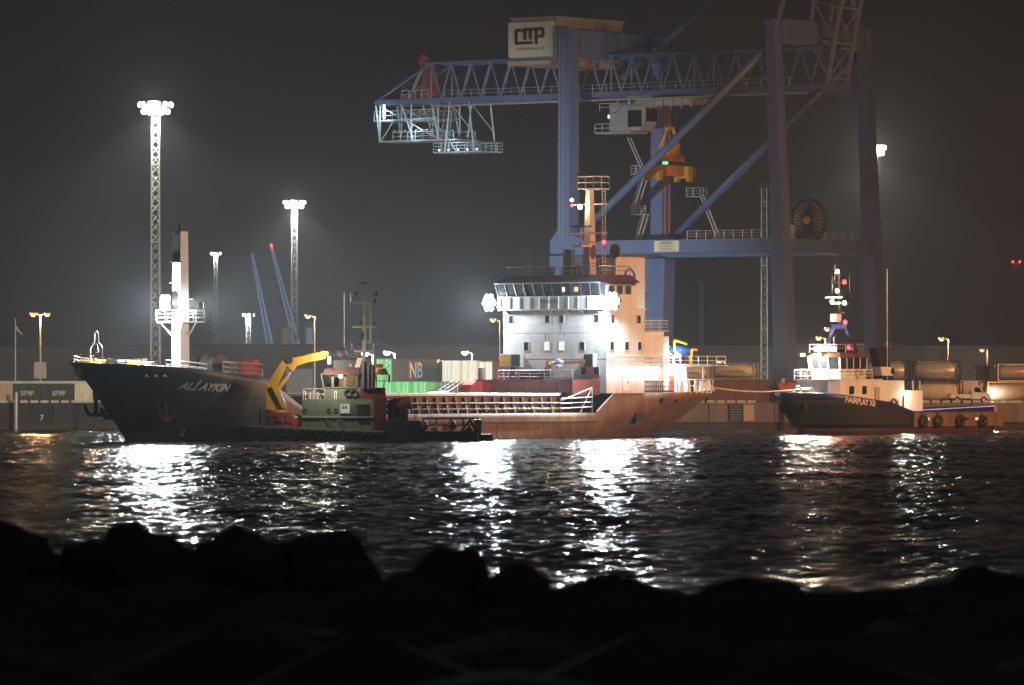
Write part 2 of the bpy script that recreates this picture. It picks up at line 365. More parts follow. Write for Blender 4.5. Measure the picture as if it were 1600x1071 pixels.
# ---- street lamps
def street_lamp(px, py, Y, color, em, power, label, double=False, arm=.8, side=-1, sign=False):
    p = at(px, py, Y); H = p.z-QZ
    t = thing('street_lamp', label, 'street lamp', (p.x, p.y, QZ), 0, 'lamps along the quay')
    MB().tube((0,0,0),(0,0,H-.1),.15,8,.09).build('pole', M['galv'], t); MB().box((0,0,.15),(.5,.5,.3)).build('foot', M['concrete'], t)
    for s in ((-1,1) if double else (side,)):
        a = MB().path([(0,0,H-.25),(s*arm*.5,-.1,H-.02),(s*arm,-.2,H+.02)],.06).build('bracket', M['galv'], t)
        h = MB().box((s*(arm+.2),-.22,H+.06),(.85,.42,.2)).build('lamp_head', M['galv'], t)
        MB().ell((s*(arm+.2),-.28,H-.10),(.42,.26,.26),10,6).build('lens', E[em], h)
        light(t, (s*(arm+.2),-.5,H-.35), power, color, .18)
    if sign: MB().bx(-.85,.85,-.2,-.12,3.0,5.2).build('sign_board', M['kerb'], t)
    return t
S = SODIUM
for a in [(63,491,778,S,'sodium',9000,'tall twin sodium street lamp with a sign board, left of the bow',True,.75,-1,True),
 (8,556,1000,S,'sodium',5000,'sodium street lamp at the left edge of the picture'),
 (70,538,1300,S,'sodium',5000,'small distant sodium lamp just behind the tall twin lamp'),
 (303,538,1500,S,'sodium',1500,'faint distant sodium lamp right of the foremast'),
 (492,494,800,S,'sodium',8000,'sodium street lamp above the deck crane boom'),
 (533,545,1150,S,'sodium',5000,'sodium lamp behind the round antenna of the workboat'),
 (583,553,705,COOL,'cool',26000,'white quay floodlight beside the workboat mast'),
 (617,551,722,COOL,'cool',22000,'white quay floodlight above the tall lettered container'),
 (693,563,900,S,'sodium',5000,'sodium lamp between the lettered container and the cream ones'),
 (738,551,760,COOL,'cool',16000,'white quay floodlight behind the cream containers'),
 (744,542,1250,S,'sodium',4000,'small sodium lamp above the cream containers'),
 (781,500,820,S,'sodium',5000,'sodium lamp close beside the starboard bridge wing'),
 (1136,545,1150,S,'sodium',4000,'upper of two sodium lamps above the brown container'),
 (1133,565,1000,S,'sodium',4000,'lower of two sodium lamps above the brown container'),
 (1290,528,800,S,'sodium',7000,'left of two sodium lamps behind the tug wheelhouse'),
 (1303,514,830,S,'sodium',7000,'right of two sodium lamps behind the tug wheelhouse'),
 (1482,529,800,S,'sodium',8000,'tall sodium street lamp above the tank containers at right'),
 (1543,547,1000,S,'sodium',5000,'smaller sodium street lamp right of the tall one')]: street_lamp(*a)
# high sodium masts of the pier that closes the basin on the right, out of the picture
pier = MB().bx(88, 190, 470, QY+.5, -4, QZ).build('side_quay', M['quay'], None); tag(pier, kind='structure')
for (x, y, H, P, tgt, cone) in SODIUM_MASTS if 'SODIUM_MASTS' in globals() else [(150, 560, 24, 900000, (10,640,4), 62), (135, 600, 24, 500000, (35,730,20), 80)]:
    t = thing('light_mast', 'sodium light mast on the side quay outside the picture, %s one' % ('inner' if y > 600 else 'outer'), 'light mast', (x, y, QZ), 0, 'floodlight masts of the port')
    mb = MB(); lattice(mb, 0, 0, 0, H, 1.2, .9); mb.build('lattice_shaft', M['galv'], t)
    h = MB().box((-.4,0,H+.3),(.6,2.4,.7)).build('floodlight', M['dark'], t); MB().box((-.73,0,H+.3),(.05,2.2,.6)).build('lens', E['sodium'], h)
    light(t, (-1.2,0,H+.2), P, (1.0,.46,.19), .8, cone, .7, (tgt[0]-x, tgt[1]-y, tgt[2]-QZ))
# flagpole
fp = thing('flagpole', 'white flagpole with a limp pennant at the left', 'flagpole', at(24, 500, 720)*1); Hf = fp.location.z-QZ; fp.location.z = QZ
MB().tube((0,0,0),(0,0,Hf),.10,7,.06).build('pole', M['galv'], fp); MB().ell((0,0,Hf+.06),(.1,.1,.1),8,5).build('finial', M['galv'], fp)
MB().add([(0,0,Hf-.6),(.5,.05,Hf-1.3),(1.0,-.05,Hf-1.9),(.95,.02,Hf-2.0),(.4,.02,Hf-1.55),(0,0,Hf-1.1)],[(0,1,4,5),(1,2,3,4)]).build('pennant', M['rope'], fp)
# far red obstruction lights mast and far cranes
t = thing('radio_mast', 'faint far mast with twin red lights at the right edge', 'mast', (at(1588,411,1600).x, 1600, QZ)); H = at(1588,411,1600).z-QZ
mb = MB(); lattice(mb,0,0,0,H,1.3,1.0,.06,2.2); mb.bar((-1.2,0,H),(1.2,0,H),.2,.2); mb.build('lattice_shaft', M['dark'], t)
for s in (-1,1): MB().ell((s*1.0,-.2,H+.3),(.28,.28,.3),8,6).build('red_light', E['red'], t); light(t,(s*1.0,-.9,H+.3),400,RED,.2)
def far_crane(x_base, x_top, y_top, Y, label, redlight):
    a = at(x_base, 560, Y); b = at(x_top, y_top, Y)
    t = thing('harbour_crane', label, 'crane', (a.x, Y, QZ), 0, 'far lattice boom cranes')
    A = Vector((0,0,3)); B = Vector((b.x-a.x, 0, b.z-QZ)); n = 34; w = 1.7; mb = MB(); d = (B-A).normalized(); u = Vector((d.z,0,-d.x)); prev = None
    for i in range(n+1):
        f = i/n; c = A.lerp(B, f); ww = w*(1-.75*f); pts = [c+u*ww/2*sx+Vector((0,sy*ww/2,0)) for sx, sy in ((-1,-1),(1,-1),(1,1),(-1,1))]
        if prev:
            for k in range(4): mb.bar(prev[k], pts[k], .22, .22); mb.tube(prev[k], pts[(k+1)%4], .09, 4)
        prev = pts
    mb.build('boom', M['bluefar'], t)
    MB().bx(-2.4,2.6,-2.5,2.5,3.2,6.2).build('machine_house', M['bluefar'], t); MB().bx(-3.2,3.2,-3,3,0,3.2).build('undercarriage', M['dark'], t)
    if redlight: MB().ell(tuple(B+Vector((0,-.3,.4))),(.3,.3,.3),8,6).build('red_light', E['red'], t); light(t, tuple(B+Vector((0,-1.2,.4))), 300, RED, .2)
M['bluefar'] = mat('far_blue_paint', (.22,.36,.60), .5, var=.1)
far_crane(432, 394, 396, 1380, 'left of two far blue lattice crane booms, no light', False)
far_crane(478, 424, 386, 1380, 'right of two far blue lattice crane booms with red top light', True)
for px, w_, m_, lb in ((447, 2.4, M['clad'], 'dim grey silo between the two far crane booms'), (484, 1.9, M['bluefar'], 'pale blue silo tower lit from the left, behind the warehouse')):
    p = at(px, 512, 1300); t = thing('silo', lb, 'silo', (p.x, 1300, QZ)); H = p.z-QZ
    MB().tube((0,0,0),(0,0,H-.4),w_*.55,14).build('shell', m_, t); MB().tube((0,0,H-.4),(0,0,H),w_*.62,14).build('top_deck', m_, t)
    MB().rail([(w_*.6*math.cos(k),w_*.6*math.sin(k),H) for k in (0,1,2,3,4,5)], 1.0, 2, 1.2, .05, True).build('railing', M['galv'], t)
p = at(470, 512, 1280); t = thing('light_post', 'cool white floodlight post lighting the far crane booms', 'lamp', (p.x-18, 1330, QZ))
MB().tube((0,0,0),(0,0,7),.15,8).build('pole', M['galv'], t); h = MB().box((.2,0,7.2),(.6,1.2,.5)).build('floodlight', M['dark'], t); MB().box((.53,0,7.2),(.05,1.1,.4)).build('lens', E['cool'], h)
light(t, (.9,0,7.4), 60000, COOL, .3, 120, .6, (14,40,30))
# ================================================================== FREIGHTER (local x = forward, y = port, z up; a = metres aft of the waterline stem)
FR = thing('cargo_ship', 'black-bowed cargo ship with white bridge house, floodlit, bow to the left', 'ship', (-38.5, 567, 0), math.atan2(-.714,-.70))
HB = 7.6
def f_stem(z): return -7.1*(max(z,0)/7.8)**1.12+max(0,-z)*.8
def f_stern(z): return lerp(76.0, 83.0, clamp(z/5)**.65) if z > 0 else 76.0+z*2
def f_half(a, z):
    t = clamp((a-f_stem(z))/lerp(21, 13, clamp(z/7.8))); p = lerp(1.55, 2.5, clamp(z/7.8))
    fb = 1-(1-t)**p
    t2 = clamp((f_stern(z)-a)/lerp(24, 10, clamp(z/5))); tr = lerp(0, .5, clamp(z/5))
    fs = tr+(1-tr)*(1-(1-t2)**2)
    return HB*fb*fs
SHEER = [(-7.1,7.84),(2,7.3),(12,6.3),(18.5,2.63),(60,2.63),(64,5.62),(65.6,5.62),(65.61,4.75),(76,4.75),(83,5.0)]
def f_top(a):
    for (a0,z0),(a1,z1) in zip(SHEER, SHEER[1:]):
        if a <= a1: return lerp(z0, z1, clamp((a-a0)/(a1-a0)))
    return SHEER[-1][1]
def P(a, y, z): return (-a, y, z)
def hull_strip(z_lo, z_hi_fn, name, mtl, a0s, n_z=9, sides=(1,-1), thick=True):
    mb = MB()
    for s in sides:
        vs = []; fs = []
        for i, (a_top) in enumerate(a0s):
            zt = z_hi_fn(a_top); 
            for j in range(n_z+1):
                z = lerp(z_lo, zt, j/n_z)
                # relative station: bow stations follow the raked stem, stern ones the counter
                if a_top < 14: a = lerp(f_stem(z), 14, (a_top+7.1)/21.1)
                elif a_top > 66: a = lerp(66, f_stern(z), (a_top-66)/17.0)
                else: a = a_top
                vs.append(P(a, s*f_half(a, z), z))
        n = n_z+1
        for i in range(len(a0s)-1):
            for j in range(n_z): fs.append((i*n+j, (i+1)*n+j, (i+1)*n+j+1, i*n+j+1))
        mb.add(vs, fs)
        if s == 1: stern_p = [vs[-n+j] for j in range(n)]
        else:
            stern_s = [vs[-n+j] for j in range(n)]
            mb.add(stern_p+stern_s, [(j, j+1, n+j+1, n+j) for j in range(n_z)])
    o = mb.build(name, mtl, FR, smooth=False)
    for p in o.data.polygons: p.use_smooth = True
    if thick: md = o.modifiers.new('plate', 'SOLIDIFY'); md.thickness = .10; md.offset = -1
    return o
bow_st = [-7.1+20.6*(i/26)**1.15 for i in range(27)]
mid_st = [14, 16, 18.5, 24, 30, 36, 42, 48, 54, 60, 62, 64, 65.6, 65.61]
aft_st = [66+17*(i/14) for i in range(15)]
bow = hull_strip(-2.0, lambda a: f_top(a), 'bow_hull', M['hull'], bow_st, 14)
side = hull_strip(-2.0, lambda a: f_top(a), 'side_hull', M['hullside'], [bow_st[-1]]+mid_st+aft_st, 10)
# decks
def deck(a0, a1, z, name, m, n=24):
    mb = MB(); vs = []; 
    for i in range(n+1):
        a = lerp(a0, a1, i/n); h = max(.02, f_half(a, z)-.12); vs += [P(a, h, z), P(a, -h, z)]
    mb.add(vs, [(2*i, 2*i+1, 2*i+3, 2*i+2) for i in range(n)]); return mb.build(name, m, FR)
deck(-5.6, 12.2, 6.05, 'forecastle_deck', M['deck']); deck(12, 62, 2.4, 'main_deck', M['deck']); deck(61, 82.6, 4.7, 'poop_deck', M['deck'])
MB().bx(-12.4,-12.2,-7.4,7.4,2.4,6.05).build('forecastle_bulkhead', M['hullside'], FR)
# rubbing strake, recessed line, plate seams on the port side
mb = MB()
for s in (1,-1): mb.prism([(-60.5, s*(HB+.01)), (-18, s*(HB+.01)), (-18, s*(HB+.11)), (-60.5, s*(HB+.11))], 'z', 1.62, 1.74)
mb.build('rubbing_strake', M['black'], FR)
mb = MB()
for a in (24, 31, 38.5, 45, 52, 58.5): mb.bx(-a-.03,-a+.03,HB+.005,HB+.03,-.2,1.6)
mb.build('weld_seam', M['rustm'], FR)
MB().bx(-67.6,-66.2,HB-.4,HB-.0+.03,1.7,2.6).build('pilot_door', M['black'], FR)
for a, z in ((70.2,3.9),(73.0,3.95)): MB().tube(P(a, f_half(a,z)-.1, z), P(a, f_half(a,z)+.04, z), .28, 12).build('porthole', M['glass'], FR)
# bow name, draught mark, hawse, anchors, fairlead
def on_bow(a0, z0, slope):
    def g(x, y, z):
        a = a0+x; zz = z0+y+slope*x; return P(a, f_half(a, zz)+.10+z*.5, zz)
    return g
text(FR, 'AL\u0130 AYKIN', 1.05, M['letter'], 'name_lettering', on_bow(2.1, 5.2, -.05), shear=.32, extrude=.02, bold=.03)
text(FR, '2', .9, M['letter'], 'draught_mark', on_bow(4.6, .5, 0), extrude=.02)
for s, a, z in ((1, 1.9, 3.4), (-1, 1.2, 3.6)):
    y = s*f_half(a, z); hw = MB().ring(P(a, y, z), (.35, s*1, -.25), .75, .22, 16, 6).build('hawse_pipe', M['dark'], FR)
    an = MB(); c = Vector(P(a-.1, y+s*.35, z-.2))
    an.bar(c+Vector((0,0,.6)), c+Vector((0,s*.1,-1.0)), .28, .28)
    for e in (-1,1): an.path([c+Vector((0,s*.1,-1.0)), c+Vector((e*.75,s*.2,-.85)), c+Vector((e*1.0,s*.25,-.1))], .2, 6)
    an.bar(c+Vector((-.6,s*.1,-1.05)), c+Vector((.6,s*.1,-1.05)), .4, .4); an.ring(c+Vector((0,0,.75)), (0,1,0), .2, .06, 10, 5)
    an.build('anchor', M['rustm'] if s == 1 else M['black'], FR)
sa = thing  # (the starboard anchor hangs lowered on its chain)
mb = MB(); c = Vector(P(-2.0, -2.2, 3.0)); mb.bar(c+Vector((0,0,1.4)), c+Vector((0,0,-.3)), .3, .3)
for e in (-1,1): mb.path([c+Vector((0,0,-.4)), c+Vector((e*.6,-e*.5,-.3)), c+Vector((e*.85,-e*.75,.6))], .2, 6)
mb.ring(c+Vector((0,0,1.75)), (0,1,0), .35, .1, 12, 5); mb.build('anchor', M['black'], FR)
mb = MB()
for k in range(3):
    a = -1.2+k*.75; y = f_half(a, 6.55)
    fl = MB().prism([(-a-.28,6.42),(-a+.28,6.42),(-a+.28,6.68),(-a-.28,6.68)], 'y', y-.05, y+.04).build('fairlead', M['tarp'], FR)
MB().ring(P(-6.6, .3, 6.9), (1,.2,-.2), .3, .12, 12, 6).build('bow_fairlead', M['galv'], FR)
# forecastle fittings
bl = FR
mb = MB(); mb.path([P(-3.9,-.9,6.05),P(-3.9,-.9,9.3),P(-3.9,-.45,9.75),P(-3.9,.45,9.75),P(-3.9,.9,9.3),P(-3.9,.9,6.05)], .08); mb.path([P(-3.9,-.3,9.75),P(-3.9,-.3,10.7),P(-3.9,0,11.0),P(-3.9,.3,10.7),P(-3.9,.3,9.75)], .07)
bf = mb.build('bell_frame', M['whiterail'], FR); MB().tube(P(-3.9,0,9.6),P(-3.9,0,8.9),.12,8,.3).build('bell', M['dark'], bf)
mb = MB(); pts = [P(a, f_half(a,7.6)-.25, f_top(a)-.1) for a in (-6.4,-5.6,-4.6,-3.4,-2.2,-1)]; mb.rail(pts, 1.0, 3, 1.1, .04); mb.build('bow_railing', M['whiterail'], FR); mb = MB(); mb.rail([P(a, -(f_half(a,7.6)-.25), f_top(a)-.1) for a in (-6.4,-5.6,-4.6,-3.4,-2.2,-1,2,6,10)], 1.0, 3, 1.4, .04)
mb.build('bow_railing', M['whiterail'], FR)
lp = MB().box(P(-2.4,-1.8,8.15),(.3,.3,.3)).build('deck_lamp', M['dark'], FR); MB().ell(P(-2.55,-1.6,8.15),(.16,.16,.16),8,6).build('lens', E['sodium'], lp); light(FR, P(-2.8,-1.2,8.3), 900, SODIUM, .12)
wd = MB().bx(1.2,3.2,-3.4,-.9,6.05,7.1).build('windlass', M['orange'], FR); MB().tube((2.2,-4.3,7.5),(2.2,0,7.5),.62,12).build('drum', M['yellow'], wd); MB().tube((2.2,.1,7.5),(2.2,.5,7.5),.8,12).build('drum_flange', M['dark'], wd)
wd = MB().bx(-1.2,.8,.8,3.2,6.05,6.9).build('windlass', M['orange'], FR); MB().tube((-.2,.4,7.4),(-.2,4.0,7.4),.55,12).build('drum', M['yellow'], wd)
mb = MB(); mb.bar((.6,-4.9,7.9),(-8.5,-6.4,8.15),.28,.28); mb.bar((-3,-5.5,6.0),(-3,-5.5,8.0),.2,.2); mb.build('stowed_gangway', M['cream'], FR)
mb = MB(); mb.rail([P(1.2,4.6,7.25),P(3.2,5.9,7.05),P(5.0,6.5,6.85)], .85, 2, 1.6, .055); mb.build('deck_railing', M['whiterail'], FR)
mb = MB(); mb.rail([P(6.9,6.8,6.45),P(9,7.1,6.3),P(11.8,7.3,6.15)], 1.5, 3, 1.2, .055); mb.rail([P(11.9,7.2,6.1),P(11.9,2,6.1)], 1.7, 3, 1.2, .055)
mb.build('break_railing', M['whiterail'], FR)
wn_ = MB().bx(-10.6,-8.2,1.2,5.6,6.05,6.8).build('mooring_winch', M['red'], FR)
MB().tube((-9.4,1.4,7.6),(-9.4,3.6,7.6),.85,14).build('rope_drum', M['rope'], wn_); MB().tube((-9.4,3.6,7.6),(-9.4,3.8,7.6),1.1,14).build('drum_flange', M['dark'], wn_); MB().tube((-9.4,1.2,7.6),(-9.4,1.4,7.6),1.1,14).build('drum_flange', M['dark'], wn_)
MB().prism([(-11.7,6.05),(-10.3,6.05),(-10.6,7.4),(-11.0,8.15),(-11.7,8.15)],'y',5.4,7.0).build('red_housing', M['red'], FR); MB().bx(-12.3,-10.0,5.2,7.4,5.75,6.2).build('red_platform', M['red'], FR)
for x, y in ((.5,5.2),(-.3,5.6)): MB().tube((-4.2-x*3,y+.2,6.05),(-4.2-x*3,y+.2,7.0),.25,10).build('bollard', M['dark'], FR)
MB().bx(-6.6,-5.0,-3,-1,6.05,7.2).build('vent_locker', M['red'], FR)
# foremast
mx, my = -5.9, 1.6
fm = MB().prism([(mx-.62,my-.68),(mx+.62,my-.68),(mx+.62,my+.68),(mx-.62,my+.68)],'z',6.0,21.0)
for i, v in enumerate(fm.v):
    if v[2] > 20: fm.v[i] = (mx+(v[0]-mx)*.82, my+(v[1]-my)*.82, v[2])
fm = fm.build('foremast', M['white'], FR)
mt = MB().bx(mx+.50,mx+.62,my-.5,my+.5,18.0,20.8).build('mast_panel', M['dark'], fm)
for z in (15.9, 18.0): MB().prism([(mx+.5,my-.62),(mx+.95,my-.62),(mx+.95,my+.62),(mx+.5,my+.62)],'z',z-.15,z).build('light_screen', M['dark'], fm)
MB().ell((mx+.78,my,16.35),(.16,.16,.2),8,6).build('masthead_light', E['warm'], fm); light(FR,(mx+1.1,my,16.4),900,WARM,.1)
for y, h in ((-.3,.9),(.05,.6),(.2,1.0)): MB().box((mx+y,my+y,21.3),(.12,.3,h)).build('mast_fitting', M['dark'], fm)
pf = MB().bx(mx-1.5,mx+1.5,my-1.9,my+1.9,11.85,12.0); pf.bar((mx-.6,my+1.7,11.9),(mx-.6,my+.6,10.6),.12,.12); pf.bar((mx+1.2,my-1.7,11.9),(mx+.6,my-.6,10.6),.12,.12); pf.bar((mx+1.2,my+1.7,11.9),(mx+.6,my+.6,10.6),.12,.12)
pf = pf.build('mast_platform', M['whiterail'], FR); MB().rail([(mx-1.5,my-1.9,12),(mx+1.5,my-1.9,12),(mx+1.5,my+1.9,12),(mx-1.5,my+1.9,12)],1.1,3,1.5,.05,True).build('railing', M['whiterail'], pf)
for iz in (-.5,.3):
    for iy in (-.55,-1.3):
        fl = MB().tube((mx+.75,my+iy,14.0+iz),(mx+1.2,my+iy,14.0+iz),.22,12,.38).build('floodlight', M['dark'], FR); MB().tube((mx+1.18,my+iy,14.0+iz),(mx+1.22,my+iy,14.0+iz),.36,12).build('reflector', M['galv'], fl)
MB().ell((mx+1.26,my-.92,13.9),(.16,.72,.72),20,12).build('lens', E['cool'], fl)  # one oversized lens imitates the glare around the mast lamps
for iy in (-1.4,1.4):
    fl = MB().box((mx-1.2,my+iy,13.6),(.6,.7,.6)).build('floodlight', M['dark'], FR); MB().box((mx-1.53,my+iy,13.6),(.06,.62,.52)).build('lens', E['cool'], fl)
MB().box((mx+.2,my+1.5,14.2),(.8,.3,.15)).build('bracket_arm', M['whiterail'], FR)
light(FR, (mx+2.1,my-1.1,13.8), 9000, COOL, .35); light(FR, (mx+2.0,my-1.0,14.0), FORE_SPOT if 'FORE_SPOT' in globals() else 260000, COOL, .3, 150, .6, (mx+26,my+8,4))
aim = Matrix.Rotation(-math.atan2(-.714,-.70),3,'Z') @ Vector((.185,.98,-.005))
light(FR, (mx-2.2,my-1.6,13.8), FORE_AFT, (.90,.96,1.0), .3, 28, 1.0, tuple(Vector((mx-2.2,my-1.6,13.8))+aim*50))
aim = Matrix.Rotation(-math.atan2(-.714,-.70),3,'Z') @ Vector((-.165,.985,-.05))
light(FR, (mx-1.9,my-2.0,13.6), 260000, (1.0,.96,.76), .3, 22, .8, tuple(Vector((mx-1.9,my-2.0,13.6))+aim*50))  # extra spot added to brighten the boxes on the left quay
light(FR, (mx+.2,my+1.9,12.9), 700, COOL, .2); light(FR, (mx+1.6,my-.2,10.9), 900, COOL, .2)
mb = MB()
for k in range(24): mb.bx(mx-.75,mx-.68,my-.25,my+.25,7+k*.55,7.06+k*.55)
mb.build('ladder', M['galv'], fm)
# cargo hold: coaming with stays, covers, rails
co = MB()
for s in (1,-1): co.bx(-56.5,-20,s*5.7-.06,s*5.7+.06,2.4,4.45)
co.bx(-20.1,-20,-5.7,5.7,2.4,4.45); co.bx(-56.6,-56.5,-5.7,5.7,2.4,4.45); co = co.build('hatch_coaming', M['hullside'], FR)
for k in range(26):
    a = 20.6+k*1.42
    MB().prism([(5.76,2.45),(6.5,2.45),(6.15,3.5),(6.05,4.3),(5.76,4.3)],'x',-a-.07,-a+.07).build('coaming_stay', M['hullside'], co)
for z in (3.05, 3.72): MB().bx(-56.5,-20,5.76,6.22,z-.06,z+.06).build('coaming_stiffener', M['hullside'], co)
for k in range(9): MB().bx(-20.2-k*4.05-3.98,-20.2-k*4.05,-6.0,6.0,4.46,4.72).build('hatch_cover', M['white'], FR)
mb = MB(); mb.rail([P(19.5,7.45,2.6),P(54.8,7.45,2.6)], 1.1, 2, 1.5, .04); mb.build('deck_railing', M['cream'], FR)
mb = MB(); mb.rail([P(54.8,7.45,2.6),P(59.6,7.45,2.75)], 1.55, 3, 1.5, .045); mb.bar(P(54.8,7.4,3.9),P(59.6,7.4,5.3),.09,.09); mb.bar(P(59.6,7.4,2.7),P(59.6,7.4,5.3),.09,.09); mb.bar(P(57.8,7.4,2.7),P(59.5,7.4,5.2),.09,.09); mb.build('ramp_railing', M['whiterail'], FR)
mb = MB(); mb.rail([P(19.5,-7.45,2.6),P(60,-7.45,2.6)], 1.1, 2, 1.5, .04); mb.build('starboard_railing', M['whiterail'], FR)
mb = MB(); mb.bar(P(60.1,HB-.02,2.72),P(64,HB-.02,5.68),.16,.12); mb.build('bulwark_cap', M['whiterail'], FR)
mb = MB()
for k in range(12): a = 22+k*2.8; mb.tube(P(a,6.9,2.45),P(a,6.9,3.0),.12,6); 
mb.build('air_vent', M['rustm'], FR)
# stowed hatch crane in front of the house
hc = MB().bx(-61.0,-56.8,-7.3,7.2,4.5,6.15).build('hatch_cover_stack', M['maroon'], FR)
for y in (-4.8,-2.4,0,2.4,4.8): MB().bx(-56.8,-56.72,y-.05,y+.05,4.5,6.15).build('stack_stiffener', M['maroon'], hc)
rb = MB().prism([(-56.2,4.5),(-53.9,4.5),(-54.6,5.6),(-55.2,6.0),(-56.2,6.0)],'y',-7.2,-5.6).build('red_winch_house', M['red'], FR)
mb = MB()
for y in (-7.3,-6.5,-5.6): mb.path([P(48.5,y,4.6),P(51,y,4.9),P(53.3,y,6.0)],.06)
for k in range(5): mb.tube(P(48.8+k*1.0,-7.3,4.7+k*.28),P(48.8+k*1.0,-5.6,4.7+k*.28),.05,4)
mb.build('access_stair', M['whiterail'], FR)
for y in (-8.0+1.2,): MB().tube(P(57.6,y-.3,6.15),P(57.6,y-.3,7.4),.42,12).build('vent_cowl', M['galv'], FR)
# ---- bridge house
hw = 7.7; H0 = -61.5    # front plane local x
hs_ = MB().bx(-67.4,H0,-hw,hw,4.7,13.6).build('bridge_house', M['white'], FR)
lo = MB().bx(-71.0,-67.4,-hw+.9,hw-.5,4.7,11.3).build('aft_house', M['white'], FR)
def win(parent, face, y, z, w=.5, h=.75, m=None, x=None):
    if face == 'front':
        f = MB().bx(H0,H0+.07,y-w/2-.09,y+w/2+.09,z-h/2-.09,z+h/2+.09).build('window', M['whiterail'], parent); MB().bx(H0+.03,H0+.09,y-w/2,y+w/2,z-h/2,z+h/2).build('pane', m or M['glass'], f)
    else:
        f = MB().bx(x-w/2-.09,x+w/2+.09,hw,hw+.07,z-h/2-.09,z+h/2+.09).build('window', M['whiterail'], parent); MB().bx(x-w/2,x+w/2,hw+.03,hw+.09,z-h/2,z+h/2).build('pane', m or M['glass'], f)
for y, m_ in ((-6.5,None),(-1.0,None),(1.1,None),(6.3,None)): win(hs_,'front',y,12.65,.6,.8,m_)
for y, m_ in ((-4.2,None),(-1.1,E['window']),(1.1,E['window']),(4.2,None)): win(hs_,'front',y,9.75,.6,.85,m_)
for y in (-6.2,6.3,-1.0,4.4): win(hs_,'front',y,7.1,.7,.8)
for x in (-62.3,-64.6,-66.6): win(hs_,'side',0,9.75,.5,.85,None,x)
for x in (-62.4,-66.5): win(hs_,'side',0,12.6,.5,.85,None,x)
dr = MB().bx(-64.9,-64.0,hw,hw+.06,4.9,6.9).build('door', M['whiterail'], hs_); MB().box((-64.75,hw+.1,5.9),(.08,.08,.25)).build('handle', M['dark'], dr)
for z in (11.2, 8.4): MB().bx(H0,H0+.03,-hw,hw,z-.03,z+.03).build('plate_seam', M['whiterail'], hs_)
for y, w_, m_ in ((-7.0,1.25,M['yellow']),(-5.4,1.25,None),(5.5,1.25,None)):
    bx_ = MB().bx(H0,H0+.5,y-w_/2-.1,y+w_/2+.1,7.5,8.95).build('store_locker', M['whiterail'], FR); MB().bx(H0+.5,H0+.54,y-w_/2,y+w_/2,7.6,8.85).build('louvre_door', m_ or M['black'], bx_)
dk = MB(); dk.bar((H0+.5,1.0,7.9),(H0+.5,5.0,8.05),.28,.28); dk.bar((H0+.5,-.6,7.9),(H0+.5,1.0,7.9),.25,.25); dk.prism([(-.7,6.9),(.5,8.0),(-.7,8.2)],'x',H0+.4,H0+.6); dk.build('stores_derrick', M['orange'], FR)
tp = MB()
for k in range(9): tp.ell((H0+.7+random.uniform(-.15,.2), .9+random.uniform(-.8,.9), 7.75+random.uniform(-.35,.45)), (.28,.35,.25), 7, 4)
tp.build('bundled_sheet', M['tarp'], FR)
mb = MB(); mb.rail([(H0+.9,-7.6,6.15),(H0+.9,3.6,6.15)], 1.0, 3, 1.6, .05); mb.build('hatch_stack_railing', M['whiterail'], FR)
MB().bx(H0+.2,H0+.9,-4.4,-1.4,6.15,7.05).build('deck_locker', M['dark'], FR)
# bridge deck and wheelhouse
bd = MB().bx(-67.6,H0+.85,-hw-.05,hw+.1,13.6,13.75).build('bridge_deck', M['white'], FR)
bw = MB().bx(H0+.75,H0+.85,-hw-.05,hw+.1,13.75,15.0); bw.bx(-66.2,H0+.75,hw,hw+.1,13.75,15.0); bw.bx(-66.2,H0+.75,-hw-.05,-hw+.05,13.75,15.0); bw = bw.build('bridge_bulwark', M['white'], FR)
for k in range(11): y = -7.3+k*1.46; MB().bx(H0+.85,H0+.93,y-.04,y+.04,13.75,15.0).build('bulwark_rib', M['whiterail'], bw)
for k in range(7): y = -6.8+k*2.27; MB().prism([(H0,13.1),(H0,13.6),(H0+.8,13.6)],'y',y-.07,y+.07).build('deck_bracket', M['white'], bd)
text(FR, 'M.TURGUT A.', .62, M['darklet'], 'house_lettering', lambda x,y,z: (H0+.87+z, -1.3+x*.75, 14.35+y*.8))
# wheelhouse: sloping glazed front
wh = MB().bx(-66.0,H0+.2,-7.0,7.4,13.75,15.05).build('wheelhouse', M['white'], FR)
gl = MB().hexa([(-66.0,-7.6,15.05),(H0+.75,-7.6,15.05),(H0+.75,7.6,15.05),(-66.0,7.6,15.05),(-66.0,-7.75,16.5),(H0+1.25,-7.75,16.5),(H0+1.25,7.75,16.5),(-66.0,7.75,16.5)]).build('window_band', M['glass'], FR)
for k in range(12):
    y = -7.6+k*15.2/11; MB().bar((H0+.79,y,15.02),(H0+1.29,y*1.02,16.5),.10,.06).build('mullion', M['dark'], gl)
MB().bx(H0+.7,H0+.95,-7.7,7.75,14.98,15.10).build('window_sill', M['whiterail'], FR)
MB().bx(H0+1.15,H0+1.38,-7.8,7.85,16.44,16.56).build('visor_edge', M['whiterail'], FR)
for y, m_, w_ in ((2.4,E['window'],.35),(3.9,E['red'],.10),(4.3,E['cabin'],.5),(-6.6,E['dimcab'],.3),(-3.6,E['dimcab'],.3)):
    MB().bx(H0+1.06,H0+1.13,y-w_/2,y+w_/2,15.55,16.05).build('lit_console', m_ if m_ is not E['red'] else M['red'], gl)
for x in (-62.2,-63.5,-64.8):
    f = MB().bx(x-.5,x+.5,7.7,7.79,15.2,16.3).build('window', M['cream'], FR); MB().bx(x-.38,x+.38,7.76,7.83,15.3,16.2).build('pane', M['glass'], f)
sidew = MB().bx(-66.0,-61.4,7.62,7.72,15.0,16.5).build('wheelhouse_side', M['white'], FR)
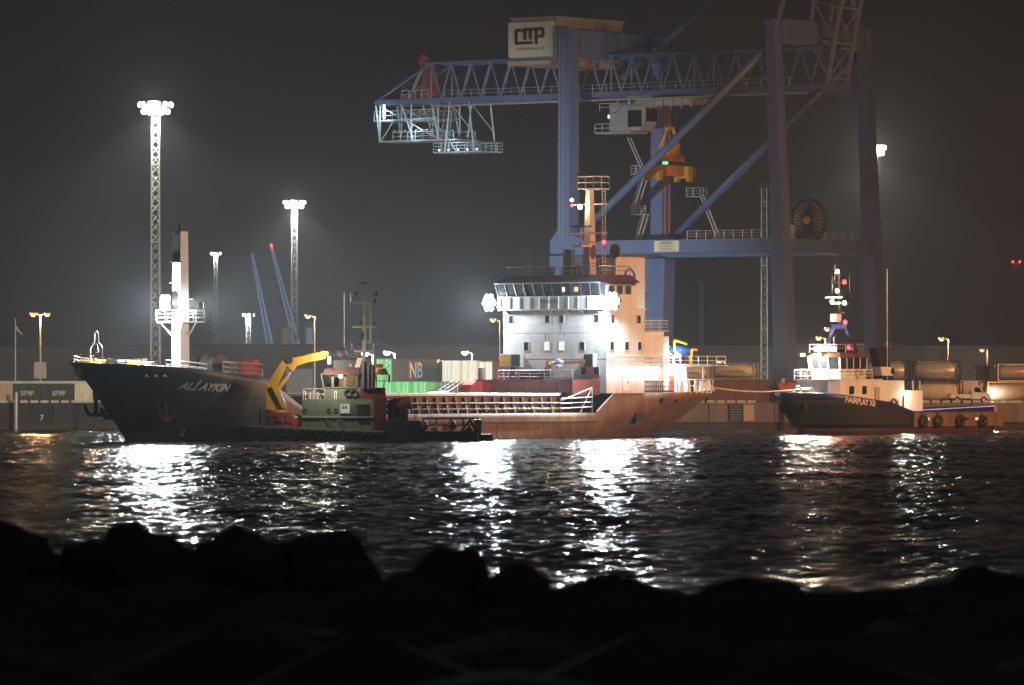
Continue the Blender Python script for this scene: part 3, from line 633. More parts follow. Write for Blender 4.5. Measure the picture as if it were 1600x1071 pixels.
rf = MB().hexa([(-66.5,-8.0,16.5),(H0+1.35,-8.0,16.5),(H0+1.35,8.0,16.5),(-66.5,8.0,16.5),(-66.0,-7.0,17.35),(H0+.3,-7.0,17.35),(H0+.3,7.0,17.35),(-66.0,7.0,17.35)]).build('wheelhouse_roof', M['maroon'], FR)
MB().rail([(H0+.2,-6.9,17.35),(H0+.2,6.9,17.35),(-66,6.9,17.35),(-66,-6.9,17.35)], .95, 2, 1.7, .035, True).build('roof_railing', M['cream'], rf)
for y, r_, z in ((-2.5,.55,17.9),(1.6,.6,17.9)): MB().ell((-63.5,y,z),(r_,r_,r_*1.05),12,8).build('radome', M['dark'], rf)
MB().tube((-65,-1.2,17.35),(-65,-1.2,20.2),.75,10,.6).build('vent_trunk', M['dark'], rf)
for y in (-5.5,-4.7,-1.9,0.6): MB().tube((-62.5,y,17.3),(-62.5,y,17.3+random.uniform(1.5,3.2)),.03,4).build('whip_aerial', M['galv'], rf)
# bridge wing floodlights, bank and lens oversized to imitate their glare
for s in (-1,1):
    b_ = MB(); b_.bar((H0+.4,s*hw,14.2),(H0+.4,s*9.0,14.35),.16,.16); b_.bar((H0+.4,s*hw,13.8),(H0+.4,s*8.6,14.25),.1,.1); b_.build('lamp_bracket', M['whiterail'], FR)
    for k in range(7):
        iy = 0 if k == 6 else .72*math.cos(k*math.pi/3); iz = 0 if k == 6 else .72*math.sin(k*math.pi/3); c_ = (H0+.45, s*9.2+iy, 14.5+iz)
        f = MB().tube((H0+.2,c_[1],c_[2]),(H0+.66,c_[1],c_[2]),.22,12,.36).build('floodlight', M['dark'], FR); MB().tube((H0+.64,c_[1],c_[2]),(H0+.68,c_[1],c_[2]),.33,12).build('reflector', M['galv'], f)
        if k == 6: MB().ell((H0+.70,c_[1],c_[2]),(.16,.86,.86),20,12).build('lens', E['cool'], f)
    light(FR, (H0+1.6,s*9.5,14.2), WING_P if 'WING_P' in globals() else 9000, COOL, .3)
    light(FR, (H0+1.35,s*9.2,14.45), WING_SPOT if 'WING_SPOT' in globals() else 150000, COOL, .3, 150, .5, (H0+30,s*9+6,5))
# mast on the wheelhouse
mm = MB(); X0, Y0 = -65.0, 1.9
mm.add([(X0-.55,Y0-.5,17.3),(X0+.55,Y0-.5,17.3),(X0+.55,Y0+.5,17.3),(X0-.55,Y0+.5,17.3),(X0-.3,Y0-.3,26.6),(X0+.3,Y0-.3,26.6),(X0+.3,Y0+.3,26.6),(X0-.3,Y0+.3,26.6)],[(0,3,2,1),(4,5,6,7),(0,1,5,4),(1,2,6,5),(2,3,7,6),(3,0,4,7)])
mm = mm.build('signal_mast', M['cream'], FR)
tpf = MB().bx(X0-1.6,X0+.9,Y0-.9,Y0+1.4,26.6,26.72).build('mast_top_platform', M['cream'], FR); MB().rail([(X0-1.6,Y0-.9,26.7),(X0+.9,Y0-.9,26.7),(X0+.9,Y0+1.4,26.7),(X0-1.6,Y0+1.4,26.7)],1.3,2,1.25,.06,True).build('railing', M['cream'], tpf)
MB().bar((X0,Y0-1.9,28.3),(X0,Y0+1.9,28.3),.1,.16).build('radar_scanner', M['dark'], mm)
for z, l in ((25.0,2.6),(21.9,2.6),(18.7,2.0)): MB().bar((X0,Y0-l,z),(X0,Y0+l,z),.12,.12).build('yard_arm', M['cream'], mm)
MB().bx(X0+.3,X0+2.0,Y0-.6,Y0+.6,20.4,20.6).build('radar_platform', M['cream'], mm); MB().bar((X0+1.4,Y0-1.6,22.6),(X0+1.4,Y0+1.6,22.6),.1,.15).build('radar_scanner', M['dark'], mm); MB().tube((X0+1.4,Y0,20.6),(X0+1.4,Y0,22.6),.12,6).build('radar_pedestal', M['cream'], mm)
for (x,y,z,e,c,p_,r_) in ((X0+.9,Y0-1.8,25.5,'warm',WARM,260,.2),(X0+.9,Y0-1.8,24.9,'red',RED,40,.16),(X0+.7,Y0-.75,24.7,'warm',WARM,420,.26),(X0+.3,Y0+2.4,20.9,'red',RED,50,.22)):
    MB().ell((x,y,z),(r_,r_,r_),8,6).build('navigation_light', E[e], mm); light(FR,(x+.6,y+.15,z),p_,c,.1)
MB().bar((X0+.3,Y0+.4,20.95),(X0+.3,Y0+2.4,20.95),.1,.1).build('light_arm', M['dark'], mm)
mb = MB(); mb.tube((X0-1.0,Y0+.9,17.3),(X0-1.0,Y0+.9,26.6),.07,5); mb.tube((X0-1.5,Y0+.9,17.3),(X0-1.5,Y0+.9,26.6),.07,5)
for k in range(22): mb.tube((X0-1.0,Y0+.9,17.6+k*.42),(X0-1.5,Y0+.9,17.6+k*.42),.04,4)
mb.build('mast_ladder', M['galv'], mm)
MB().ell((X0-1.2,Y0+2.6,20.0),(.25,.8,.8),12,8).build('satellite_dish', M['dark'], mm)
# funnel
fn = MB().bx(-72.6,-68.0,-1.6,2.9,13.0,19.4).build('funnel', M['cream'], FR); MB().bx(-72.9,-67.8,-1.9,3.2,19.4,19.6).build('funnel_cap', M['dark'], fn)
MB().ring((-70.2,2.92,17.3),(0,1,0),.75,.14,16,6).build('funnel_emblem', M['bluepaint'], fn)
for k in range(4): MB().tube((-67.6,-1.2+k*.8,14),(-67.6,-1.2+k*.8,19.0),.22,8).build('exhaust_pipe', M['dark'], FR)
# boat deck aft, stern gear
b2 = MB().bx(-71.4,-67.4,-hw+.8,hw-.1,11.3,11.45).build('upper_deck', M['cream'], FR); MB().rail([(-67.6,hw-.2,11.45),(-71.3,hw-.2,11.45),(-71.3,-hw+1,11.45)],1.05,3,1.3,.045).build('railing', M['whiterail'], b2)
b3 = MB().bx(-79.5,-67.4,-6.6,6.4,7.55,7.85).build('boat_deck', M['cream'], FR); MB().rail([(-71.2,6.3,7.85),(-74.6,6.3,7.85)],1.05,3,1.3,.05).build('railing', M['whiterail'], b3)
MB().rail([(-76.6,6.3,7.85),(-79.4,5.6,7.85),(-79.4,-6,7.85)],1.15,2,.55,.06).build('railing', M['dark'], b3)
for x, y in ((-72.0,6.1),(-79.2,5.4),(-75.8,6.0)): MB().bar((x,y,4.7),(x,y,7.6),.16,.16).build('deck_post', M['whiterail'], FR)
dkh = MB().bx(-77.0,-67.4,-5.6,5.0,4.7,7.55).build('poop_house', M['white'], FR)
for x in (-69.2,-72.6,-74.6): d_ = MB().bx(x-.4,x+.4,5.0,5.06,4.8,6.7).build('door', M['red'] if x == -74.6 else M['white'], dkh)
MB().ring((-68.2,5.1,6.2),(0,1,0),.38,.1,14,6).build('lifebuoy', M['orange'], FR)
MB().bx(-73.2,-71.2,3.2,6.0,7.85,9.3).build('galley_locker', M['red'], FR); MB().bx(-72.0,-70.4,4.6,7.0,9.35,10.8).build('pink_vent_house', M['cream'], FR)
lb = FR
rbt = MB().ell((-76.6,4.2,9.3),(1.9,.85,.7),14,8).build('rescue_boat', M['bluepaint'], FR); dv = MB().path([(-75.2,4.8,7.85),(-75.2,4.9,10.4),(-76.8,5.2,10.0)],.14,6); dv.build('boat_davit', M['yellow'], FR); dv = MB(); dv.path([(-77.9,4.8,7.85),(-77.9,4.9,9.4),(-78.6,5.1,9.4)],.14,6); dv.build('boat_davit', M['yellow'], FR)
MB().tube((-78.6,3.2,7.85),(-78.6,3.2,9.3),.55,12).build('mooring_winch', M['dark'], FR)
lf = MB().box((-73.4,6.6,9.0),(.4,.3,.3)).build('deck_floodlight', M['dark'], FR); MB().box((-73.4,6.78,9.0),(.36,.05,.26)).build('lens', E['cool'], lf); light(FR,(-73.4,7.2,9.1),2500,COOL,.2)
for x in (-68.4,-70.4,-72.4,-74.6):
    l_ = MB().box((x,5.9,7.46),(.7,.25,.12)).build('ceiling_lamp', E['cool'], b3); light(FR,(x,6.0,7.2),600,(.93,.93,1),.15)
gw = MB(); gw.rail([P(66.2,7.5,4.85),P(72.6,7.2,4.85)],1.15,2,.32,.05); gw.bar(P(66.2,7.5,4.9),P(72.6,7.2,4.9),.1,.2); gw.build('stowed_gangway', M['dark'], FR)
mb = MB()
for a in (73.6,75.0,76.4,77.8,79.2,80.6):
    y = f_half(a,4.9)-.2; mb.prism([(-a-.3,4.7),(-a+.3,4.7),(-a+.12,6.0),(-a-.12,6.0)],'y',y-.06,y+.06)
mb.build('rail_stanchion', M['whiterail'], FR)
MB().rail([P(a, f_half(a,4.9)-.2, 4.8) for a in (73,75,77,79,81,82.6)],1.35,2,1.5,.06).build('stern_railing', M['whiterail'], FR)

MB().bx(-80.0,-62.0,hw+.0-.2,hw+.75,7.62,7.72).build('side_walkway', M['white'], FR)
for x in (-62.6,-64.8,-67.0,-69.2):
    l_ = MB().box((x,hw+.18,7.4),(.5,.22,.16)).build('bulkhead_lamp', E['cool'], hs_); light(FR,(x,hw+.75,7.0),110,(.95,.95,1),.12)
MB().rail([(-62.1,hw+.7,7.72),(-80,hw+.3,7.72)],.95,2,1.5,.035).build('walkway_railing', M['whiterail'], FR)
for x in (-62.2,-66.0): MB().bar((x,hw-.1,4.8),(x,hw-.1,7.6),.12,.12).build('deck_post', M['whiterail'], FR)

# plate seams and rust runs
def bow_strip(a0, a1, z0, z1, off, n=14):
    mb = MB(); vs = []
    for i in range(n+1):
        a = lerp(a0, a1, i/n)
        for z in (z0, z1): vs.append(P(a, f_half(a, z)+off, z))
    return mb.add(vs, [(2*i, 2*i+2, 2*i+3, 2*i+1) for i in range(n)])
for z, a0, a1 in ((2.1,-.6,13),(4.2,-2.2,13),(6.0,-4.0,11)): bow_strip(a0, a1, z, z+.04, .03, 24).build('plate_seam', M['darklet'], FR)
rg = random.Random(5)
for k in range(7):
    a = 1.9+rg.uniform(-.45,.45); w_ = rg.uniform(.04,.10); bow_strip(a, a+w_, rg.uniform(.3,1.4), 2.9, .035, 2).build('rust_run', M['rustm'], FR)
for k in range(12):
    a = rg.uniform(18,66); zt_ = f_top(a)-.1; bow_strip(a, a+rg.uniform(.05,.16), zt_-rg.uniform(.5,1.6), zt_, .12 if zt_ > 1.7 and False else .03, 2).build('rust_run', M['rustm'], FR)
for k in range(16):
    y = rg.choice((-6.5,-4.2,-1.1,1.1,4.2,6.3,-7.5,7.4))+rg.uniform(-.3,.3); z = rg.choice((12.2,9.3,11.1)); h_ = rg.uniform(.4,1.3); MB().bx(H0+.005,H0+.012,y-rg.uniform(.015,.03),y+rg.uniform(.015,.03),z-h_,z).build('rust_run', M['rustm'], hs_)
# ================================================================== TUG (local x forward, y port)
TG = thing('tugboat', 'blue and white harbour tug with lit mast lights, towing off the stern', 'tugboat', (33.0, 646, 0), math.atan2(-.714,-.70))
TB = 5.2
def t_stem(z): return -3.6*(clamp(z/4.7))**.8
def t_half(a, z):
    t = clamp((a-t_stem(z))/lerp(9,6.5,clamp(z/4.7))); fb = (1-(1-t)**2.2)
    t2 = clamp((29.5-a)/4.5); fs = .72+.28*(1-(1-t2)**2)
    return TB*fb*fs*(1.0 if z > .5 else .96)
TSH = [(-3.6,4.7),(0,4.55),(9.5,3.55),(13.2,2.55),(16,2.5),(24,2.7),(29.5,3.0)]
def t_top(a):
    for (a0,z0),(a1,z1) in zip(TSH, TSH[1:]):
        if a <= a1: return lerp(z0,z1,clamp((a-a0)/(a1-a0)))
    return 3.0
def tug_strip(zlo_f, zhi_f, name, mtl, off=0., st=None):
    st = st or [-3.6+13.1*(i/18)**1.2 for i in range(19)]+[11,13.2,16,19,22,25,26.5,28,29,29.5]; mb = MB(); nz = 6; n = nz+1; last = []
    for s in (1,-1):
        vs = []
        for at_ in st:
            for j in range(n):
                z = lerp(zlo_f(at_), zhi_f(at_), j/nz); a = lerp(t_stem(z), 10, (at_+3.6)/13.6) if at_ < 10 else at_
                vs.append((-a+(off if at_ < 1 else 0)*.8, s*(t_half(a,z)+off), z))
        mb.add(vs, [(i*n+j,(i+1)*n+j,(i+1)*n+j+1,i*n+j+1) for i in range(len(st)-1) for j in range(nz)]); last.append(vs[-n:])
    mb.add(last[0]+last[1], [(j,j+1,n+j+1,n+j) for j in range(nz)])
    o = mb.build(name, mtl, TG)
    for p in o.data.polygons: p.use_smooth = True
    md = o.modifiers.new('plate','SOLIDIFY'); md.thickness = .1; md.offset = -1
    return o
tug_strip(lambda a: .55, t_top, 'hull', M['navy']); tug_strip(lambda a: -1.8, lambda a: .55, 'boot_topping', M['boot'], .02)
tug_strip(lambda a: .75+clamp((a+3.6)/14)*.1, lambda a: t_top(a)-lerp(.9,.55,clamp((a+3.6)/12)), 'bow_fender_skin', M['black'], .16, [-3.6+13.1*(i/14)**1.2 for i in range(15)]+[11,12.2,13])
grey = MB()
mb = MB(); mb.prism([(-13.3,.75),(-29.4,.75),(-29.4,2.4),(-13.3,2.4)],'y',TB-.05,TB+.04); sp = mb.build('side_plating', M['cream2'] if 'cream2' in M else M['hullside'], TG)
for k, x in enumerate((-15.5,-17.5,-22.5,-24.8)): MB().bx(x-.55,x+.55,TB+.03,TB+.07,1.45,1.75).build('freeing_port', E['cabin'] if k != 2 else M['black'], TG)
for k in range(3): MB().ring((1.6-.0,-1.2+k*1.2,3.1-k*.0),(1,0,0),.62,.34,12,6).build('bow_tyre', M['black'], TG)
mb = MB(); mb.path([( 2.0+3.6-1.9,0,3.9)]+[], .3)
for a in (14.6,17.2,21.2,25.2):
    c = (-a, TB+.38, 1.35); MB().ring(c,(0,1,0),.48,.27,14,7).build('tyre_fender', M['tyre'], TG)
    MB().path([(-a,TB+.1,2.6),(-a,TB+.35,1.8)],.05).build('fender_chain', M['dark'], TG)
def tdeck(a0,a1,z,name,m):
    mb = MB(); vs=[]; n=18
    for i in range(n+1): a=lerp(a0,a1,i/n); h=max(.02,t_half(a,z)-.1); vs += [(-a,h,z),(-a,-h,z)]
    mb.add(vs,[(2*i,2*i+1,2*i+3,2*i+2) for i in range(n)]); return mb.build(name,m,TG)
tdeck(-2.6,9,3.5,'fore_deck',M['deck']); tdeck(9,29.3,1.9,'aft_deck',M['deck'])
mb = MB(); mb.bar((-13.3,TB,2.62),(-29.4,TB*.74,3.05),.12,.08); mb.build('deck_edge_strip', E['violet'], TG)  # deck edge made to glow by itself so it looks lit
text(TG,'FAIRPLAY XII',.92,M['letter'],'name_lettering',lambda x,y,z:(-(1.6+x*.9), t_half(1.6+x*.9, t_top(1.6+x*.9)-.7+y)+.2+z, t_top(1.6+x*.9)-.80+y*1.05),extrude=.02,bold=.01)
# deckhouse
dh = MB().prism([(-2.6,-3.2),(-1.8,-2.2),(-1.8,2.2),(-2.6,3.4),(-13.5,3.6),(-13.5,-3.4)],'z',1.9,6.05).build('deckhouse', M['white'], TG)
MB().prism([(-2.0,-3.2),(-1.5,-2.2),(-1.5,2.2),(-2.2,3.5),(-9.6,3.7),(-9.6,-3.5)],'z',6.05,6.2).build('upper_deck', M['white'], TG)
for y in (-1.2,1.4): MB().tube((-1.85,y,5.0),(-1.72,y,5.0),.25,12).build('porthole', M['glass'], dh)
for x in (-4.4,-6.6): MB().bx(x-.3,x+.3,3.44,3.66,4.5,5.4).build('window', M['glass'], dh)
dd = MB().bx(-9.2,-8.4,3.5,3.68,3.4,5.3).build('door', M['cream'], dh)
MB().ring((-11.6,3.7,3.4),(0,1,0),.5,.12,12,6).build('hose_reel', M['rustm'], dh)
MB().bx(-17.5,-13.5,-2.6,3.0,1.9,4.9).build('engine_casing', M['white'], TG)
lf = MB().box((-13.9,3.15,4.3),(.4,.3,.3)).build('deck_lamp', M['dark'], TG); MB().box((-13.9,3.33,4.3),(.36,.05,.26)).build('lens', E['warm'], lf); light(TG,(-13.9,3.9,4.3),1500,WARM,.15)
for x in (-16.0,-17.2): MB().bar((x,2.8,4.9),(x,2.8,6.0),.14,.14).build('casing_post', M['cream'], TG)
# wheelhouse with leaning windows
wz0, wz1 = 6.2, 8.65
wo = [(-3.9,-2.0),(-3.3,-1.2),(-3.3,1.2),(-3.9,2.3),(-8.2,2.3),(-8.2,-2.0)]; wt = [(-3.5,-2.2),(-2.85,-1.3),(-2.85,1.3),(-3.5,2.5),(-8.2,2.5),(-8.2,-2.2)]
wb = MB(); n = 6; mid = [(lerp(a[0],b[0],.5),lerp(a[1],b[1],.5)) for a,b in zip(wo,wt)]
wb.add([(x,y,wz0) for x,y in wo]+[(x,y,7.35) for x,y in mid],[tuple(range(5,-1,-1)),tuple(range(6,12))]+[(i,(i+1)%6,6+(i+1)%6,6+i) for i in range(6)])
wb = wb.build('wheelhouse', M['white'], TG)
def wpt(e, f, z, out=.0):
    i, j = e, (e+1) % 6; t = (z-wz0)/(wz1-wz0); a = Vector((lerp(wo[i][0],wt[i][0],t),lerp(wo[i][1],wt[i][1],t),z)); b = Vector((lerp(wo[j][0],wt[j][0],t),lerp(wo[j][1],wt[j][1],t),z))
    nrm = (b-a).cross(Vector((0,0,1))).normalized(); c = Vector((-5.8,0.1,z))
    if (a-c).dot(nrm) < 0: nrm = -nrm
    return a.lerp(b,f)+nrm*out
MB().add([wpt(e,0,7.35,-.06) for e in range(6)]+[wpt(e,0,8.6,-.06) for e in range(6)],[(i,(i+1)%6,6+(i+1)%6,6+i) for i in range(6)]).build('glass_core', M['glass'], wb)
for e, k in ((0,1),(1,2),(2,1),(3,4),(5,1)):
    for q_ in range(k):
        f0, f1 = (q_+.10)/k, (q_+.90)/k; p = [wpt(e,f0,7.45,.02),wpt(e,f1,7.45,.02),wpt(e,f1,8.5,.02),wpt(e,f0,8.5,.02)]; i_ = [wpt(e,f0,7.45,-.02),wpt(e,f1,7.45,-.02),wpt(e,f1,8.5,-.02),wpt(e,f0,8.5,-.02)]
        MB().hexa(i_+p).build('pane', M['glass'], wb)
    for q_ in range(k+1):
        f = q_/k; MB().bar(wpt(e,f,7.3,.02),wpt(e,f,8.62,.02),.16,.12).build('window_post', M['white'], wb)
MB().add([(x*1.0,y,8.6) for x,y in wt]+[(x,y,8.72) for x,y in [(-3.3,-2.5),(-2.5,-1.4),(-2.5,1.4),(-3.3,2.8),(-8.5,2.8),(-8.5,-2.5)]]+[(x,y,9.2) for x,y in [(-3.9,-2.0),(-3.3,-1.0),(-3.3,1.0),(-3.9,2.2),(-8.3,2.2),(-8.3,-2.0)]],[(5,4,3,2,1,0),tuple(range(12,18))]+[(r*6+i,r*6+(i+1)%6,(r+1)*6+(i+1)%6,(r+1)*6+i) for r in (0,1) for i in range(6)]).build('wheelhouse_roof', M['rustm'], TG)
MB().rail([(-8,3.5,6.2),(-2.4,3.3,6.2),(-1.6,2.1,6.2),(-1.6,-2.1,6.2),(-2.2,-3.2,6.2),(-8,-3.3,6.2)],1.05,3,1.1,.045).build('wheelhouse_railing', M['whiterail'], TG)
MB().ring((-6.8,2.75,6.9),(0,1,0),.36,.1,14,6).build('lifebuoy', M['orange'], TG)
sg = MB().box((-3.7,0.2,9.65),(.12,3.6,.62)).build('name_board', M['navy'], TG); text(TG,'FAIRPLAY XII',.5,M['letter'],'board_lettering',lambda x,y,z:(-3.63+z,-1.45+x*.85,9.5+y))
MB().rail([(-3.4,-1.9,9.2),(-3.4,2.2,9.2),(-8,2.2,9.2),(-8,-1.9,9.2)],.95,2,1.4,.035,True).build('roof_railing', M['galv'], TG)
for y in (-2.1,.55):
    l_ = MB().box((-2.5,y,8.95),(.35,.5,.35)).build('floodlight', M['dark'], TG); MB().box((-2.3,y,8.95),(.05,.44,.3)).build('lens', E['warm'], l_); light(TG,(-1.5,y,8.85),26000,(1,.86,.66),.2); light(TG,(-2.1,y,8.95),7000,(1,.86,.66),.2,150,.6,(18,y+3,2))
# mast: blue A frame with light tree
ma = MB(); ma.bar((-6.2,-2.0,9.2),(-6.6,-.95,12.2),.55,.4); ma.bar((-6.2,2.5,9.2),(-6.6,.95,12.2),.6,.45); ma.bar((-6.6,-1.2,12.2),(-6.6,1.2,12.2),.6,.5); ma = ma.build('mast_frame', M['navy'], TG)
MB().bar((-6.6,-.2,12.2),(-6.6,-.2,18.3),.22,.22).build('mast_pole', M['dark'], TG)
MB().box((-6.3,-.5,13.2),(.9,.9,.9)).build('camera_housing', M['galv'], TG); MB().bar((-6.1,-1.9,15.55),(-6.1,.7,15.55),.14,.18).build('radar_scanner', M['whiterail'], TG); MB().ell((-6.1,-.9,15.1),(.3,.3,.35),10,6).build('radome', M['whiterail'], TG)
for z, y0, y1 in ((17.2,-1.4,.8),(14.8,-.9,1.2),(13.8,-.9,.6)): MB().bar((-6.6,y0,z),(-6.6,y1,z),.12,.12).build('yard_arm', M['dark'], TG)
MB().box((-6.3,-.5,14.9),(.3,1.4,.25)).build('horn', M['whiterail'], TG)
for y, z, e, c, p_ in ((-.2,18.5,'warm',WARM,3500),(.85,17.3,'red',RED,1800),(-.25,16.3,'warm',WARM,3000),(.85,14.9,'warm',(1,.93,.8),3500),(.95,12.7,'red',RED,1800),(1.55,9.8,'red',RED,1800)):
    MB().ell((-6.25,y,z),(.24,.24,.27),10,6).build('navigation_light', E[e], TG); light(TG,(-5.4,y,z),p_*(.25 if e == 'red' else .2),c,.12)
for y, z in ((-.9,19.4),(1.3,18.2),(-1.3,17.9)): MB().tube((-6.6,y,z-2),(-6.6,y,z),.025,4).build('whip_aerial', M['galv'], TG)
MB().tube((-11,3.2,6),(-11,3.2,18.8),.05,5).build('whip_aerial', M['galv'], TG)
# funnels
for y in (-2.2,2.6):
    def sec(z, y=y): t=(z-4.6)/5.2; return [(-10.2-t*-.9-1.2*0,y-.6),(-8.9+t*.0-.0,y-.6),(-8.9,y+.6),(-10.2+t*.9*0,y+.6)]
    def slab(z0,z1,nm,m,par=TG):
        def q_(z): o_=(9.8-z)*.32; return [(-12.6+.5-o_*1.0+1.2,y-.62,z),(-10.3+.2-o_*.85+.9,y-.62,z),(-10.3+.2-o_*.85+.9,y+.62,z),(-12.6+.5-o_*1.0+1.2,y+.62,z)]
        return MB().hexa(q_(z0)+q_(z1)).build(nm,m,par)
    f0 = slab(7.6,9.8,'funnel',M['darklet']); slab(6.6,7.6,'funnel_white_band',M['white'],f0); slab(4.9,6.6,'funnel_base',M['navy'],f0)
    if y > 0: MB().tube((-11.9,y+.60,7.1),(-11.9,y+.66,7.1),.36,8).build('funnel_emblem', M['darklet'], f0); text(TG,'XII',.8,M['yellow'],'funnel_lettering',lambda x,yy,z:(-12.0-x*.8,y+.63+z,5.2+yy))
    for k in (0,1): MB().tube((-11.2-k*.7,y,9.6),(-11.4-k*.9,y,10.4),.2,8).build('exhaust_pipe', M['dark'], f0)
# towing gear
tw = MB().bx(-.8,.4,-1.6,1.6,3.5,4.3).build('tow_winch', M['navy'], TG); MB().tube((-.2,-1.2,4.7),(-.2,1.2,4.7),.55,12).build('rope_drum', M['rope'], tw)
MB().ring((1.4,.5,4.95),(.3,1,0),.42,.14,14,6).build('tow_fairlead', M['galv'], TG)
for x, y in ((-3.2,3.9),(-12.4,4.4)): MB().tube((x,y,3.0),(x,y,4.4),.12,8).build('bitts', M['dark'], TG)
# tow line between the tug bow and the freighter stern
tl = thing('tow_line', 'pale tow rope stretched from the tug bow to the freighter stern', 'rope', (0,0,0))
bpy.context.view_layer.update()
A_ = TG.matrix_world @ Vector((1.6,.5,5.0)); B_ = FR.matrix_world @ Vector((-82.8,3.2,5.3))
mb = MB(); pts = []
for i in range(17): t=i/16; p=A_.lerp(B_,t); p.z -= .35*math.sin(math.pi*t); pts.append(p)
mb.path(pts,.09,6); mb.build('rope', M['rope'], tl)
# ================================================================== WORKBOAT with deck crane
WB = thing('workboat', 'green-housed multi-purpose workboat with a yellow deck crane, moored off the bow', 'workboat', (-14.75, 567, 0), R(1.5))
def wx(px): return (px-567)/15.75
def wz(py): return 6.25+(592-py)/15.75
hp = [(-12.9,.4),(-12.9,-2.6),(-11.6,-4),(11.6,-4),(11.6,4),(-11.6,4)]
mb = MB(); nv = []
secs = [-12.9,-12.2,-11,-8,-4,0,4,8,11.6]
def wtop(x): return lerp(1.62,.98,clamp((x+12.9)/15))
for s in (-1,1):
    vs = []
    for x in secs:
        h = 4.0 if x > -10.5 else lerp(2.7,4.0,clamp((x+12.9)/2.4)); vs += [(x+(.9 if x < -12 else 0),s*(h-.5),-1.2),(x,s*h,.1),(x,s*h,wtop(x))]
    mb.add(vs,[(i*3+j,(i+1)*3+j,(i+1)*3+j+1,i*3+j+1) for i in range(len(secs)-1) for j in range(2)])
mb.add([(-12.0,-2.2,-1.2),(-12.9,-2.7,.1),(-12.9,-2.7,1.62),(-12.0,2.2,-1.2),(-12.9,2.7,.1),(-12.9,2.7,1.62)],[(0,1,4,3),(1,2,5,4)])
mb.add([(11.6,-3.5,-1.2),(11.6,-4,.1),(11.6,-4,.98),(11.6,3.5,-1.2),(11.6,4,.1),(11.6,4,.98)],[(0,1,4,3),(1,2,5,4)])
mb.build('hull', M['dark'], WB)
MB().add([(x,s*(3.9 if x > -10.5 else lerp(2.6,3.9,clamp((x+12.9)/2.4))),wtop(x)-.12) for x in secs for s in (-1,1)],[(2*i,2*i+1,2*i+3,2*i+2) for i in range(len(secs)-1)]).build('deck', M['deck'], WB)
mb = MB(); mb.bar((-11.6,-4.06,1.6),(2,-4.06,1.02),.16,.14); mb.build('rubbing_strake', M['galv'], WB)
for k in range(15):
    x = wx(400)+k*.90; c = (x,-4.2,wtop(x)-.52); MB().ring(c,(0,1,0),.34,.15,14,6).build('tyre_fender', M['tyre'], WB)
st = MB().bx(11.6,12.75,-3.4,3.4,-.6,.72).build('push_platform', M['black'], WB)
# deckhouse (green) with wheelhouse
x0, x1, xr = wx(470), wx(582), wx(601)
dh = MB().bx(x0,xr,-3.4,2.4,wtop(x0)-.6,wz(624)).build('deckhouse', M['green'], WB)
MB().bx(x1,xr+.05,-3.47,2.45,1.0,wz(624)+.02).build('engine_room_casing', M['maroon'], WB)
MB().bx(x0-.05,x1,-3.52,-3.4,wz(653),wz(651)).build('hand_rail', M['galv'], dh)
for px in (499,526): MB().bx(wx(px)-.06,wx(px)+.06,-3.48,-3.4,1.0,wz(654)).build('buttress', M['green'], dh)
for px in (505,525): MB().prism([(wx(px),wz(655)),(wx(px)+.5,wz(655)),(wx(px)+1.25,1.0),(wx(px)+.75,1.0)],'y',-3.47,-3.4).build('brace_plate', M['deck'], dh)
for px in (476,512,523): p_ = MB().ring((wx(px),-3.42,wz(641)),(0,1,0),.19,.05,12,5).build('porthole', M['green'], dh); MB().tube((wx(px),-3.45,wz(641)),(wx(px),-3.40,wz(641)),.17,12).build('pane', M['glass'], p_)
bb = MB().bx(wx(530),wx(545),-3.5,-3.4,wz(646),wz(632)).build('name_board', M['whiterail'], WB); text(WB,'SDK',.42,M['bluepaint'],'board_lettering',lambda x,y,z:(wx(531.5)+x*.8,-3.52-z,wz(638)+y))
MB().bx(wx(558),wx(576),-3.44,-3.4,wz(662),wz(632)).build('open_doorway', M['black'], dh); MB().prism([(wx(547),wz(646)),(wx(551),wz(632)),(wx(557),wz(632)),(wx(557),wz(653)),(wx(551),wz(650))],'y',-3.46,-3.42).build('stair_cover', M['deck'], dh)
a0, a1, b1 = wx(506), wx(557), wx(600)
wl_ = MB().bx(a0,b1,-2.6,2.0,wz(624),wz(606)).build('wheelhouse', M['green'], WB)
MB().bx(wx(561),b1+.05,-2.72,2.05,wz(624)+.02,wz(607)+.02).build('dark_casing', M['maroon'], WB)
gz0, gz1 = wz(606), wz(585)
for (p0,p1) in ((504,517),(519,536),(538,555)):
    o_ = -.25 if p0 == 504 else 0
    f = MB(); q0,q1=wx(p0),wx(p1)
    f.bar((q0,-2.62,gz0),(q0+o_,-2.62,gz1),.12,.12); f.bar((q1,-2.62,gz0),(q1,-2.62,gz1),.12,.12); f.bar((q0,-2.62,gz0),(q1,-2.62,gz0),.12,.12); f.bar((q0+o_,-2.62,gz1),(q1,-2.62,gz1),.12,.12)
    MB().add([(q0,-2.6,gz0),(q1,-2.6,gz0),(q1,-2.6,gz1),(q0+o_,-2.6,gz1)],[(0,1,2,3)]).build('pane', M['clearglass'], f.build('window', M['green'], WB))
MB().bx(a0+.3,wx(556),1.4,1.5,gz0,gz1).build('cabin_back_wall', M['cream'], WB); MB().bx(wx(520),wx(528),-.6,.2,gz0-.4,wz(590)).build('helm_chair', M['yellow'], WB); MB().bx(wx(508),wx(517),-1.8,1.0,gz0-.2,wz(600)).build('console', M['dark'], WB)
light(WB,(wx(530),-.3,wz(588)),120,(1,.75,.4),.2)
